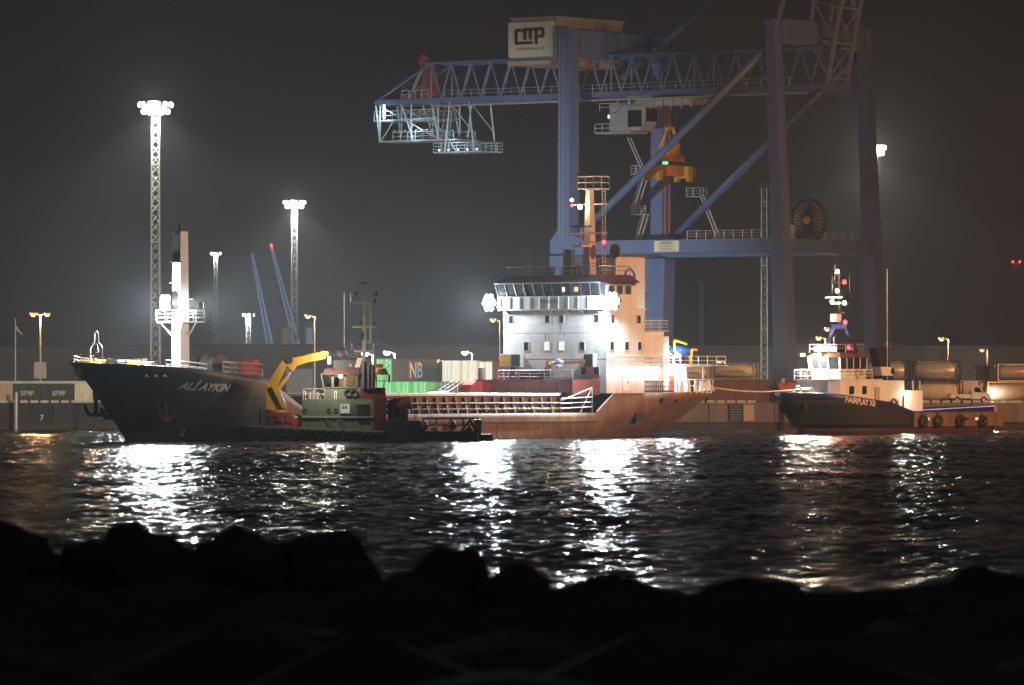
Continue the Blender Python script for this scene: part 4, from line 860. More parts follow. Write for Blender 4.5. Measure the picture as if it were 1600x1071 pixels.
MB().ring((wx(542),-2.75,wz(614)),(0,1,0),.32,.09,12,5).build('lifebuoy', M['dark'], WB); MB().ring((wx(551),-2.78,wz(614)),(0,1,0),.32,.09,12,5).build('lifebuoy', M['dark'], WB)
MB().path([(wx(521),-2.7,wz(624)),(wx(521),-2.75,wz(613)),(wx(524),-2.75,wz(612)),(wx(524),-2.75,wz(624))],.06).build('grab_rail', M['whiterail'], WB); MB().path([(wx(472),-2.7,wz(624)),(wx(472),-2.75,wz(613)),(wx(475),-2.75,wz(612)),(wx(476),-2.75,wz(624))],.07).build('vent_pipe', M['whiterail'], WB)
for k,px in enumerate((482,488,494,500)): MB().tube((wx(px),-1.5,wz(624)),(wx(px),-1.5,wz(613-(k%2)*3)),.16,8).build('deck_vent', M['cream'], WB)
MB().rail([(x0+.1,-3.3,wz(624)),(wx(505),-3.3,wz(624))],1.0,2,.9,.04).build('house_railing', M['cream'], WB)
rf = MB().hexa([(wx(502),-3.0,wz(586)),(wx(559),-3.0,wz(586)),(wx(559),2.4,wz(586)),(wx(502),2.4,wz(586)),(wx(506),-2.3,wz(576)),(wx(559),-2.3,wz(576)),(wx(559),1.8,wz(576)),(wx(506),1.8,wz(576))]).build('wheelhouse_roof', M['redroof'], WB)
MB().hexa([(wx(578),-3.0,wz(586)),(wx(606),-3.0,wz(586)),(wx(606),2.4,wz(586)),(wx(578),2.4,wz(586)),(wx(578),-2.3,wz(576)),(wx(601),-2.3,wz(576)),(wx(601),1.8,wz(576)),(wx(578),1.8,wz(576))]).build('aft_roof', M['redroof'], WB)
MB().bar((wx(603),-2.6,wz(587)),(wx(596),-2.6,wz(608)),.1,.1).build('window_post', M['cream'], WB); MB().bar((wx(587),-2.6,wz(587)),(wx(587),-2.6,wz(608)),.1,.1).build('window_post', M['cream'], WB)
MB().bx(wx(559),wx(579),-2.4,1.8,wz(608),wz(584)).build('aft_wheelhouse_wall', M['dark'], WB)
for px, t_ in ((567,565),(575,570),(581,571)): MB().tube((wx(px),-2.9,wz(608)),(wx(px),-2.9,wz(t_)),.26,10).build('exhaust_stack', M['dark'], WB)
MB().bx(wx(519),wx(555),-1.2,1.0,wz(577),wz(563)).build('roof_locker', M['dark'], WB); MB().box((wx(546),-1.25,wz(571)),(.12,.06,.2)).build('red_light', E['red'], WB)
ds = MB().ell((wx(531),-1.0,wz(553)),(.62,.62,.62),12,8).build('radome', M['dark'], WB); MB().tube((wx(531),-1.0,wz(563)),(wx(531),-1.0,wz(557)),.2,8).build('pedestal', M['dark'], ds)
MB().bx(wx(579),wx(597),-1.4,-.6,wz(575),wz(569)).build('light_box', M['rustm'], WB); l_ = MB().ell((wx(583),-1.75,wz(573)),(.16,.16,.16),8,6).build('deck_light', E['sodium'], WB); light(WB,(wx(583),-2.6,wz(573)),90,SODIUM,.1)
# mast
ms = MB().bar((wx(567),0,wz(577)),(wx(567),0,wz(447)),.42,.42,.22,.22).build('mast', M['cream3'], WB)
MB().bar((wx(577),0,wz(535)),(wx(577),0,wz(460)),.2,.2).build('mast_strut', M['cream3'], WB)
for py in (460,485,510,535): MB().bar((wx(567),0,wz(py)),(wx(577),0,wz(py)),.18,.18).build('mast_rung', M['cream3'], WB)
for py, l0, l1 in ((461,555,588),(473,547,585),(511,549,586),(549,549,583)): MB().bar((wx(l0),0,wz(py)),(wx(l1),0,wz(py)),.22,.22).build('yard_arm', M['cream3'], WB)
MB().bar((wx(562),0,wz(442)),(wx(572),0,wz(442)),.08,.14).build('wind_vane', M['dark'], WB)
for px, py in ((555,458),(586,458),(584,470),(549,549),(583,506),(563,505)): MB().box((wx(px),-.1,wz(py)),(.22,.22,.38)).build('signal_lamp', M['dark'], WB)
for px, y0, y1 in ((546,458,472),(536,456,577),(548,535,549),(582,535,575),(583,505,511)): MB().tube((wx(px),0,wz(y1)),(wx(px),0,wz(y0)),.03,4).build('whip_aerial', M['galv'], WB)
MB().box((wx(563),-.2,wz(526)),(.3,.3,.7)).build('loudhailer', M['dark'], WB)
for k in range(3): MB().box((wx(557)+k*.1,-1.6,wz(572-k*5)),(.5,.5,.3)).build('life_raft', M['cream'], WB)
fg = MB().bar((wx(600),.5,wz(577)),(wx(608),.5,wz(570)),.05,.05).build('flag_staff', M['dark'], WB); MB().add([(wx(606),.5,wz(584)),(wx(608.5),.55,wz(588)),(wx(607),.45,wz(601)),(wx(604.5),.5,wz(594))],[(0,1,2,3)]).build('flag', M['black'], fg)
# deck crane (yellow knuckle boom)
def cw(px, py, y=-1.5): return Vector((wx(px), y, wz(py)))
cr = MB().tube((wx(431),-1.5,wtop(-8)-.2),(wx(431),-1.5,wz(645)),.95,14).build('crane_pedestal', M['dark'], WB)
MB().tube((wx(431),-1.5,wz(645)),(wx(431),-1.5,wz(641)),1.1,16).build('slew_ring', M['yellow'], cr)
def plate(pts, y0, y1, nm, par): return MB().prism([(wx(a),wz(b)) for a,b in pts],'y',y0,y1).build(nm, M['yellow'], par)
cb = plate([(415,641),(447,641),(446,634),(436,612),(428,606),(416,602),(413,610)],-2.2,-.8,'crane_column',cr)
MB().bar(cw(424,604,-2.3),cw(441,638,-2.3),.28,.22).build('hydraulic_cylinder', M['yellow'], cb); MB().bar(cw(432,612,-2.35),cw(444,638,-2.35),.2,.18).build('hydraulic_cylinder', M['galv'], cb)
i1 = plate([(416,606),(420,592),(438,566),(443,562),(450,563),(445,575),(433,600),(428,610)],-2.05,-.95,'inner_boom',cr)
MB().bar(cw(431,611,-1.5),cw(447,590,-1.5),.36,.36).build('hydraulic_cylinder', M['yellow'], i1); MB().tube(tuple(cw(447,590,-1.5)),tuple(cw(453,578,-1.5)),.13,8).build('piston_rod', M['galv'], i1)
o1 = plate([(443,563),(446,561),(470,557),(492,551),(511,549),(512,554),(502,562),(480,566),(462,572),(457,580),(452,578),(446,570)],-2.0,-1.0,'outer_boom',cr)
MB().tube(tuple(cw(450.5,563.5,-2.2)),tuple(cw(450.5,563.5,-.8)),.36,14).build('knuckle_joint', M['dark'], o1)
for k in range(4): MB().bx(wx(484+k*6),wx(488+k*6),-2.1,-.9,wz(562-k*1.2),wz(553-k*1.2)).build('boom_bracket', M['yellow'], o1)
MB().bx(wx(500),wx(507),-2.15,-.85,wz(561),wz(549)).build('boom_head', M['yellow'], o1)
MB().path([cw(511,553),cw(512.5,562)],.05).build('hook_wire', M['dark'], o1)
l_ = MB().box(tuple(cw(512.5,563,-1.9)),(.25,.3,.55)).build('work_lamp', M['dark'], o1); MB().box(tuple(cw(512.5,563,-2.1)),(.32,.1,.75)).build('lens', E['warm'], l_)
light(WB, tuple(cw(513,566,-5.2)), 1900, (1,.93,.78), .25)
# fore deck: red rack, rope heap, bulwark
rk = MB()
for p0,p1 in (((421,648),(425,668)),((437,650),(441,668)),((452,650),(458,669)),((418,648),(454,650)),((421,656),(455,657)),((423,664),(457,665))): rk.bar((wx(p0[0]),-3.3,wz(p0[1])),(wx(p1[0]),-3.3,wz(p1[1])),.16,.14)
rk.build('red_rack', M['red'], WB); MB().bx(wx(453),wx(469),-3.2,-1.8,wz(667),wz(655)).build('red_bin', M['red'], WB)
rp = MB()
for k in range(7): rp.ring((wx(461)+random.uniform(-.25,.25),-2.5+random.uniform(-.3,.3),wz(653)+random.uniform(-.1,.15)),(random.uniform(-.5,.5),random.uniform(-.4,.4),1),.36,.10,12,5)
rp.build('coiled_rope', M['rope'], WB)
MB().bx(wx(398),wx(455),-2.9,-2.7,wz(648),wz(646)).build('foredeck_rail', M['red'], WB)
for px in (406,418): MB().tube((wx(px),-3.2,wtop(-9)),(wx(px),-3.2,wz(640)),.2,8).build('bollard', M['dark'], WB)
# aft deck gear
MB().prism([(wx(584),1.0),(wx(588),wz(661)),(wx(596),wz(656)),(wx(655),wz(658)),(wx(660),1.0)],'y',-4.02,-3.8).build('aft_bulwark', M['dark'], WB)
MB().bx(wx(604),wx(636),-1.5,2.2,.9,wz(626)).build('winch_frame', M['dark'], WB); 
for px in (612,624,633): MB().bar((wx(px),-2.4,1.0),(wx(px),-2.4,wz(638)),.14,.14).build('frame_post', M['cream3'], WB)
MB().tube((wx(611),-1.6,wz(634)),(wx(640),-1.6,wz(630)),.62,12).build('tow_drum', M['rustm'], WB)
MB().bx(wx(603),wx(622),-2.8,-1.6,wz(668),wz(656)).build('yellow_locker', M['yellow'], WB)
MB().rail([(wx(660),-3.6,.95),(wx(744),-3.6,.95)],1.35,2,1.2,.055).build('aft_railing', M['dark'], WB)
MB().rail([(wx(660),3.4,.95),(wx(744),3.4,.95)],1.35,2,1.2,.055).build('far_railing', M['dark'], WB)
MB().bar((wx(716),-3.3,wz(678)),(wx(733),-3.3,wz(656)),.22,.2).build('a_frame_leg', M['dark'], WB); MB().bar((wx(742),-3.3,wz(678)),(wx(733),-3.3,wz(656)),.22,.2).build('a_frame_leg', M['dark'], WB)
MB().prism([(wx(718),wz(678)),(wx(732),wz(665)),(wx(740),wz(678))],'y',-2.6,-2.3).build('red_plate', M['redroof'], WB)
MB().bx(wx(690),wx(699),-2.4,-1.6,.95,wz(664)).build('fuel_tank', M['yellow'], WB); MB().bx(wx(672),wx(682),-2.2,-1.2,.95,wz(668)).build('deck_box', M['cream3'], WB)
for px in (661,705): MB().ell((wx(px),-3.0,1.6),(.45,.4,.5),9,6).build('equipment_bundle', M['dark'], WB)
MB().bx(wx(741),wx(750),-3.95,3.9,.9,wz(656)).build('stern_bulkhead', M['dark'], WB); MB().bar((wx(745),-4.05,-.3),(wx(745),-4.05,wz(656)),.12,.12).build('corner_post', M['cream'], WB)
# ================================================================== SHIP-TO-SHORE CRANE (local x = boom direction, y = along its rails)
CR = thing('container_crane', 'huge blue container crane with raised boom and lattice girder', 'crane', (7.1, 745, QZ), math.atan2(-.6,.8))
GA, WD = 33.0, 21.0
bl = M['blue']
def leg(nm, p0, p1, s0, s1):
    h = lambda p, s: [(p[0]-s[0]/2,p[1]-s[1]/2,p[2]),(p[0]+s[0]/2,p[1]-s[1]/2,p[2]),(p[0]+s[0]/2,p[1]+s[1]/2,p[2]),(p[0]-s[0]/2,p[1]+s[1]/2,p[2])]
    return MB().hexa(h(p0,s0)+h(p1,s1)).build(nm, bl, CR)
for y in (0, WD):
    l1 = leg('landside_leg',(0,y,1.2),(0,y,19),(2.3,2.5),(3.6,2.5)); leg('upper_landside_leg',(.3,y,20.9),(.4,y,48.8),(1.9,2.2),(1.8,2.0))
    leg('waterside_leg',(GA+1.8,y,1.2),(GA-.3,y,48.8),(2.2,2.3),(1.4,1.5))
    pb = MB().bx(-1.9,GA+.2,y-1.0,y+1.0,19.3,20.9).build('portal_beam', bl, CR)
    MB().prism([(-2.0,20.9),(3.6,20.9),(1.2,22.0),(.5,24)],'y',y-.9,y+.9).build('gusset', bl, CR)
    MB().bx(2,GA-1,y-1.15,y+1.15,19.12,19.29).build('lower_flange', bl, pb)
    d = MB().tube((1.6,y,21.2),(GA-1.2,y,45.2),.52,14).build('diagonal_brace', bl, CR)
    for e in d.data.polygons: e.use_smooth = len(e.vertices) == 4
    for x in (0,GA+1.6):
        bg_ = MB().bx(x-1.2,x+1.2,y-3.2,y+3.2,.5,1.6).build('bogie', M['dark'], CR)
        for k in (-2.4,-.8,.8,2.4): MB().tube((x-.15,y+k,.42),(x+.15,y+k,.42),.4,12).build('wheel', M['dark'], bg_)
for x in (0, GA+1.6):
    MB().bx(x-.9,x+.9,1.3,WD-1.3,2.6,4.4).build('sill_beam', bl, CR)
MB().bx(-1.1,.7,1.1,WD-1.1,45.2,48.7).build('top_cross_beam', bl, CR); MB().bx(GA-1.1,GA+.5,1.0,WD-1.0,45.8,48.9).build('top_cross_beam', bl, CR)
MB().bx(GA-.6,GA+1.0,1.2,WD-1.2,19.1,20.85).build('portal_cross_beam', bl, CR); MB().bx(-.9,.9,1.2,WD-1.2,19.1,20.85).build('portal_cross_beam', bl, CR)
wp = MB().bx(14.9,18.8,-1.08,-1.02,19.35,20.75).build('notice_plate', M['plate'], CR)
for k in range(5): MB().bx(15.6,18.2-(k%2)*.5,-1.11,-1.085,20.4-k*.22,20.46-k*.22).build('notice_line', M['darklet'], wp)
text(CR,'WARNING',.36,M['darklet'],'notice_heading',lambda x,y,z:(15.9+x,-1.1-z*.5,20.46+y*.7))
MB().rail([(20,-.9,20.92),(GA-1.5,-.9,20.92)],1.05,3,1.4,.05).build('portal_railing', M['galv'], CR); MB().rail([(20,WD-.9,20.92),(GA-1.5,WD-.9,20.92)],1.05,3,1.4,.05).build('portal_railing', M['galv'], CR)
# girder: two lattice side trusses
g0, g1, zb, zt = -28.6, 34.7, 40.6, 45.6; NP = 19
GB = MB()
for y in (8.2, 12.8): GB.bx(-38.2,g1+1.0,y-.25,y+.25,zb-.45,zb+.25)
GB = GB.build('girder', bl, CR)
for y in (8.2,12.8):
    MB().tube((g0-1.2,y,zt),(g1,y,zt),.20,8).build('top_chord', bl, GB); MB().tube((-38.2,y,zb),(g0,y,zt),.17,8).build('end_chord', bl, GB)
    xs_ = [lerp(g0,g1,i/NP) for i in range(NP+1)]
    for i in range(NP):
        m_ = (xs_[i]+xs_[i+1])/2
        MB().tube((xs_[i],y,zt),(m_,y,zb+.2),.12,6).build('brace', bl, GB); MB().tube((m_,y,zb+.2),(xs_[i+1],y,zt),.12,6).build('brace', bl, GB)
    for x in (-34.1,): MB().tube((x,y,(zb+zt)/2),(x+3.4,y,zb),.11,6).build('brace', bl, GB)
    for i in (0,9,13): MB().tube((xs_[i],y,zt),(xs_[i],y,zb),.14,6).build('vertical_post', bl, GB)
for i in range(0,NP+1,2): x = lerp(g0,g1,i/NP); MB().tube((x,8.2,zt),(x,12.8,zt),.1,6).build('cross_tie', bl, GB); MB().tube((x,8.2,zt),(min(g1,x+3.3),12.8,zt),.07,5).build('cross_brace', bl, GB)
for x in (-38.2,-34,-28.6,-20,-10,10,20,30): MB().bx(x-.2,x+.2,8.4,12.6,zb-.4,zb+.1).build('floor_tie', bl, GB)
MB().bx(-34.2,-33.9,8.2,12.8,43.0,43.2).build('cross_tie', bl, GB)
MB().bar((-28,7.4,zb-.9),(33,7.4,zb-.9),.16,.2).build('trolley_rail', M['galv'], GB); MB().rail([(-26,7.7,zb+.2),(30,7.7,zb+.2)],1.0,2,2.2,.035).build('girder_walkway_rail', M['galv'], GB)
for x in (-20,-14,-8,-2):
    MB().path([(x,7.4,zb-1.0),(x+1.4,7.4,zb-2.6-.4*math.sin(x)),(x+3,7.4,zb-3.0),(x+4.6,7.4,zb-2.6),(x+6,7.4,zb-1.0)],.035,4).build('festoon_cable', M['dark'], GB)
# back cage and platforms
CG = M['cageblue']
cg = MB(); cg.bx(-37.6,-27.6,8.0,13.0,35.1,35.28); cg = cg.build('maintenance_cage', CG, CR)
for y in (8.1,12.9):
    for xt, xb in ((-38.2,-37.4),(-33.9,-31.6),(-28.6,-26.4+-.9)): MB().tube((xt,y,zb),(xb,y,35.2),.13,6).build('cage_post', CG, cg)
    for x in (-37.4,-32.0,-27.4): MB().tube((x,y,zb),(x,y,35.2),.11,6).build('cage_post', CG, cg)
    MB().tube((-37.3,y,zb-.6),(-27.4,y,35.4),.09,6).build('cage_brace', CG, cg); MB().tube((-37.2,y,35.3),(-35,y,38),.08,6).build('cage_brace', CG, cg)
    MB().bar((-38.4,y,38.0),(-27.4,y,38.2),.18,.18).build('cage_waist_rail', CG, cg)
    MB().rail([(-38.4,y,38.1),(-27.4,y,38.2)],1.2,2,1.6,.05).build('cage_railing', CG, cg); MB().rail([(-35.2,y,35.2),(-24.8,y,35.2)],1.2,2,1.3,.05).build('cage_railing', CG, cg)
MB().bx(-38.4,-27.4,8.2,12.8,37.9,38.0).build('cage_floor', M['galv'], cg); MB().bx(-27.6,-24.6,8.0,13.0,35.1,35.28).build('cage_landing', CG, cg)
light(CR,(-36.4,7.4,38.6),230,COOL,.2); light(CR,(-31,7.0,36.5),200,COOL,.2); light(CR,(-24,7.0,35.0),150,COOL,.2)
lp = MB().tube((-36.6,8.0,38.3),(-36.6,8.0,40.2),.16,8).build('tube_lamp', E['tube'], cg)
for k in range(9): MB().box((-35+k*.95,8.15,36.6),(.3,.2,.16)).build('sheave', M['galv'], cg)
lw = MB().bx(-28.2,-20.2,8.0,13.0,33.4,33.58).build('lower_platform', CG, CR)
MB().rail([(-28.2,8.05,33.5),(-20.2,8.05,33.5),(-20.2,12.95,33.5),(-28.2,12.95,33.5)],1.25,3,1.3,.055,True).build('railing', CG, lw)
for y in (8.1,12.9):
    MB().tube((-25.4,y,zb-.3),(-26.3,y,33.5),.12,6).build('hanger', CG, lw); MB().tube((-22.2,y,zb-.3),(-21.3,y,33.5),.12,6).build('hanger', CG, lw); MB().tube((-25.4,y,zb-.4),(-21.4,y,36.0),.07,5).build('hanger_brace', CG, lw); MB().tube((-26.2,y,36.0),(-24.4,y,33.6),.08,5).build('hanger_brace', CG, lw)
for k in range(5): MB().ell((-27.4+k*1.6,8.3,33.8),(.14,.14,.14),8,5).build('deck_light', E['dim'], lw)
st = MB()
for k in range(14): st.bx(-27.9+k*.06,-26.6+k*.06,9.2,10.0,33.6+k*.5,33.64+k*.5)
st.bar((-28,9.2,33.5),(-27,9.2,40.4),.07,.1); st.bar((-26.7,9.2,33.5),(-25.7,9.2,40.4),.07,.1); st.build('cage_ladder', M['galv'], lw)
sc_ = MB().prism([(-31.2,40.9),(-28.9,40.9),(-28.6,41.6),(-28.7,44.4),(-30.6,46.9),(-31.2,45.9),(-30.4,43.8)],'y',8.6,9.8).build('service_crane', M['redroof2'], CR)
MB().bar((-32.6,8.5,41.0),(-30.4,8.5,45.0),.35,.3).build('service_crane_ladder', M['galv'], sc_); MB().rail([(-33.6,8.0,40.9),(-29,8.0,40.9)],1.1,2,1.2,.04).build('railing', M['galv'], sc_)
# machinery house with the lettered sign
mh = MB().bx(-9.3,-1.9,.4,15.4,44.8,50.4).build('machinery_house', M['galv2'], CR)
cor = MB(); n_ = 44
for k in range(n_): y = .45+k*14.9/n_; cor.bx(-1.9,-1.8,y,y+.17,48.7,50.4)
cor.build('cladding_rib', M['galv2'], mh); MB().bx(-9.5,-1.7,.2,15.6,50.4,50.55).build('house_roof', M['galv2'], mh); MB().bx(-9.0,-2.2,-.8,15.2,44.2,44.8).build('house_floor', M['cream'], mh)
MB().bx(-1.9,-1.76,8.0,10.2,48.8,50.0).build('vent_panel', M['galv2'], mh)
sn = MB().bx(-9.4,-2.1,-.12,.0,45.3,49.9); sn.bx(-9.2,-9.0,0,.4,45.4,49.8); sn.bx(-2.5,-2.3,0,.4,45.4,49.8); sn = sn.build('company_sign', M['sign'], CR)
def su(cx, cy): return (-9.4+(cx-115)*7.3/380, -.17, 49.9-(cy-105)*4.6/247)
lg = MB(); 
for pts in ([(237,163),(196,163),(188,172),(188,246),(196,253),(315,253)],[(262,222),(262,166),(270,158),(408,158),(417,167),(417,203),(410,210),(385,210)],[(308,158),(308,222)],[(358,158),(358,257)]):
    for a, b in zip(pts, pts[1:]):
        A = Vector(su(*a)); B = Vector(su(*b)); e = (B-A).normalized()*.16; lg.bar(A-e, B+e, .33 if abs(e.z) < 1 else .33, .33)
lg.build('logo_lettering', M['darklet'], sn)
text(sn,'COPENHAGEN MALM\u00d6 PORT',.46,M['darklet'],'sign_lettering',lambda x,y,z:(su(183,300)[0]+x*.78,-.16-z*.3,su(183,302)[2]+y))
# stays, apex, raised boom
ap = (GA+1.0, 66.5)
for y in (3.2, 16.8):
    for nm,a,b,r_ in tuple(k_ for k_ in (('back_stay',(-3.7,y+1,43.2),(GA+.6,10.5+(y-10)*.45,ap[1]),.5),('apex_leg',(GA-.3,y-(2.2 if y<10 else -2.2),48.8),(GA+1.0,10.5+(y-10)*.45,ap[1]),.45)) if y > 10 or k_[0] != 'back_stay'): MB().tube(a,b,r_,12).build(nm,bl,CR)
MB().bar((GA+1,7,ap[1]),(GA+1,14,ap[1]),.8,.9).build('apex_beam', bl, CR)
bm_ = MB(); B0 = Vector((35.4,0,40.4)); dr_ = Vector((.21,0,.978)); dp = Vector((-.978,0,.21)); NB_ = 9
chords = {}
for y in (8.3,12.7):
    for q_, off in enumerate((0.0, 4.2)):
        a = B0+dp*off+Vector((0,y,0))+dr_*(0 if q_ == 0 else 6.5); b = B0+dp*off+Vector((0,y,0))+dr_*44; bm_.bar(a,b,.42,.42); chords[(y,q_)] = (B0+dp*off+Vector((0,y,0)))
bo_ = bm_.build('raised_boom', M['boompaint'], CR)
for i in range(NB_):
    h0, h1 = i*4.6+1.2, i*4.6+5.8
    MB().tube(chords[(8.3,0)]+dr_*h0,chords[(12.7,0)]+dr_*h0,.16,6).build('cross_tie', M['boompaint'], bo_); MB().tube(chords[(8.3,0)]+dr_*h0,chords[(12.7,0)]+dr_*h1,.11,6).build('brace', M['boompaint'], bo_)
    for y in (8.3,12.7):
        if i > 0: MB().tube(chords[(y,0)]+dr_*h0,chords[(y,1)]+dr_*h0,.13,6).build('cross_tie', M['boompaint'], bo_)
        MB().tube(chords[(y,0)]+dr_*h0,chords[(y,1)]+dr_*h1,.11,6).build('brace', M['boompaint'], bo_)
MB().bx(34.9,36.0,8.0,13.0,39.6,41.0).build('boom_hinge', bl, CR)
# trolley, cabin, spreader
tr = MB().bx(5.0,14.0,8.6,12.4,38.9,39.7); tr.bx(4.0,8.0,8.0,13,39.7,40.2); tr = tr.build('trolley', M['galv2'], CR)
for k in range(4): MB().bx(8.4+k*1.5,9.5+k*1.5,8.3,8.6,38.8,39.8).build('drive_unit', M['cream'], tr)
MB().rail([(-.6,8.3,38.3),(14.2,8.3,38.3)],1.0,2,1.6,.045).build('trolley_railing', M['galv'], tr)
cb_ = MB().prism([(.8,35.6),(5.8,35.6),(6.6,37.0),(6.6,39.0),(.8,39.2)],'y',8.6,11.4).build('operator_cabin', M['galv2'], CR)
MB().bx(3.8,6.0,8.5,8.6,36.1,38.3).build('cabin_window', M['glass'], cb_); MB().bx(6.58,6.66,8.8,11.2,36.8,38.6).build('cabin_window', M['glass'], cb_); MB().bx(-1.2,4.6,8.0,12,35.3,35.5).build('cabin_platform', M['galv'], cb_); MB().rail([(-1.2,8.05,35.5),(1.2,8.05,35.5)],1.1,2,1.0,.045).build('platform_railing', M['galv'], cb_)
for k in range(3): MB().tube((1.5+k*1.8,9.5,39.0),(1.5+k*1.8,9.5,40.0),.12,6).build('cabin_hanger', M['galv'], cb_)
MB().box((.7,8.5,37.6),(.12,.12,.5)).build('cabin_lamp', E['dim'], cb_)
sx = 9.3
sp_ = MB().bx(sx-.55,sx+.55,6.6,13.4,29.6,31.0).build('spreader', M['orange'], CR)
for y in (6.6,13.4):
    MB().bx(sx-1.2,sx+1.2,y-.5,y+.5,29.3,30.9).build('end_beam', M['yellow'], sp_)
    for s in (-1,1): MB().prism([(sx+s*1.0-.3,28.9),(sx+s*1.0+.3,28.9),(sx+s*1.0+.2,29.6),(sx+s*1.0-.2,29.6)],'y',y-.35,y+.35).build('flipper', M['yellow'], sp_)
MB().bx(sx-.5,sx+.5,7.2,13.0,31.5,32.3).build('head_block', M['orange'], sp_); MB().bx(sx-.8,sx+.8,9.0,11.6,32.3,33.7).build('sheave_housing', M['yellow'], sp_)
MB().bar((sx-.6,9.2,33.6),(sx-.2,9.9,35.8),.28,.28).build('sheave_frame', M['yellow'], sp_); MB().bar((sx+.6,11.4,33.6),(sx+.2,10.7,35.8),.28,.28).build('sheave_frame', M['yellow'], sp_); MB().bx(sx-.4,sx+.4,9.7,10.9,35.6,36.0).build('sheave_frame', M['yellow'], sp_)
for y in (8.0,10.2,12.4): MB().bar((sx,y,31.0),(sx,y,31.5),.5,.5).build('twist_lock', M['dark'], sp_)
MB().box((sx+.3,8.9,31.25),(.5,.5,.3)).build('green_lamp', E['green'], sp_); MB().box((sx-.3,8.9,33.0),(.7,.1,.6)).build('green_lamp', E['dimgreen'], sp_)
rp_ = MB()
for x_,y_ in ((sx-.5,9.4),(sx+.5,9.4),(sx-.5,11.2),(sx+.5,11.2)): rp_.tube((x_,y_,33.7),(x_,y_,39),.04,4)
rp_.build('hoist_rope', M['dark'], sp_)
# stairs on the landside far leg, cable reel, red pipes standing for light on that leg
sw = MB().bx(-3.2,-1.1,WD-1.4,WD-.2,30.4,30.5)
sw = sw.build('stair_tower', M['galv'], CR); lv = [10,14.8,19.6,25.0,30.4]
for k, z in enumerate(lv):
    MB().bx(-3.6,-1.0,WD-1.6,WD+.6,z-.1,z).build('landing', M['galv'], sw); MB().rail([(-1.1,WD-1.55,z),(-3.5,WD-1.55,z),(-3.5,WD+.5,z)],1.1,3,.9,.05).build('landing_rail', M['galv'], sw)
    if k < len(lv)-1:
        z2 = lv[k+1]; f = MB(); 
        for s_ in (-1.5,-.6): f.bar((-1.3,WD+s_,z2),(-3.3,WD+s_,z),.08,.22)
        for j in range(9): t_=j/8; f.bx(lerp(-3.3,-1.3,t_)-.14,lerp(-3.3,-1.3,t_)+.14,WD-1.5,WD-.6,lerp(z,z2,t_)-.03,lerp(z,z2,t_)+.03)
        f.build('stair_flight', M['galv'], sw); MB().bar((-1.3,WD-1.55,z2+1.0),(-3.3,WD-1.55,z+1.0),.06,.06).build('stair_handrail', M['galv'], sw)
f = MB()
for s_ in (-1.4,-.7): f.bar((-4.2,WD+s_,35.3),(-1.6,WD+s_,30.4),.08,.2)
for j in range(10): t_=j/9; f.bx(lerp(-4.2,-1.6,t_)-.14,lerp(-4.2,-1.6,t_)+.14,WD-1.3,WD-.7,lerp(35.3,30.4,t_)-.03,lerp(35.3,30.4,t_)+.03)
f.build('stair_flight', M['galv'], sw)
MB().path([(1.35,WD-.5,21),(1.35,WD-.5,44)],.14,6).build('lit_face_pipe', M['redroof2'], CR); MB().path([(1.35,WD+.5,21),(1.35,WD+.5,44)],.12,6).build('lit_face_pipe', M['redroof2'], CR)  # red pipes stand in for reddish light on the leg face
w2 = MB().bx(4.2,6.4,WD+.4,WD+2,27.2,27.3).build('side_platform', M['galv'], CR); MB().rail([(4.2,WD+.4,27.3),(6.4,WD+.4,27.3),(6.4,WD+2,27.3)],1.1,3,.9,.05).build('railing', M['galv'], w2)
f = MB()
for s_ in (.5,1.3): f.bar((6.4,WD+s_,27.3),(9.4,WD+s_,21),.08,.2)
f.build('stair_flight', M['galv'], w2); MB().bar((6.4,WD+.4,28.3),(9.4,WD+.4,22),.06,.06).build('stair_handrail', M['galv'], w2); MB().rail([(3.6,WD+.4,29.8),(5.6,WD+.4,29.8)],1.1,3,.9,.04).build('railing', M['galv'], w2)
rc = (25.0, WD-1.6, 23.7); rl = MB().ring(rc,(0,1,0),2.75,.09,36,6); rl.ring((rc[0],rc[1]+.5,rc[2]),(0,1,0),2.75,.09,36,6); rl = rl.build('cable_reel', M['dark'], CR)
for k in range(26):
    a = 2*math.pi*k/26; MB().bar((rc[0]+.5*math.cos(a),rc[1],rc[2]+.5*math.sin(a)),(rc[0]+2.75*math.cos(a),rc[1],rc[2]+2.75*math.sin(a)),.09,.14).build('reel_spoke', M['dark'], rl)
MB().tube((rc[0],rc[1]+.45,rc[2]),(rc[0],rc[1]+.15,rc[2]),2.35,28).build('wound_cable', M['reelc'], rl); MB().tube((rc[0],rc[1]-.4,rc[2]),(rc[0],rc[1]+.6,rc[2]),.5,14).build('reel_hub', M['orange'], rl)
MB().bar((rc[0]-.6,rc[1]+.5,20.9),(rc[0],rc[1]+.5,rc[2]),.3,.3).build('reel_support', M['dark'], rl); MB().bar((rc[0]+.6,rc[1]+.5,20.9),(rc[0],rc[1]+.5,rc[2]),.3,.3).build('reel_support', M['dark'], rl); MB().box((rc[0]-2.4,rc[1]-.2,22.2),(1.0,.6,1.8)).build('control_box', M['galv'], rl)

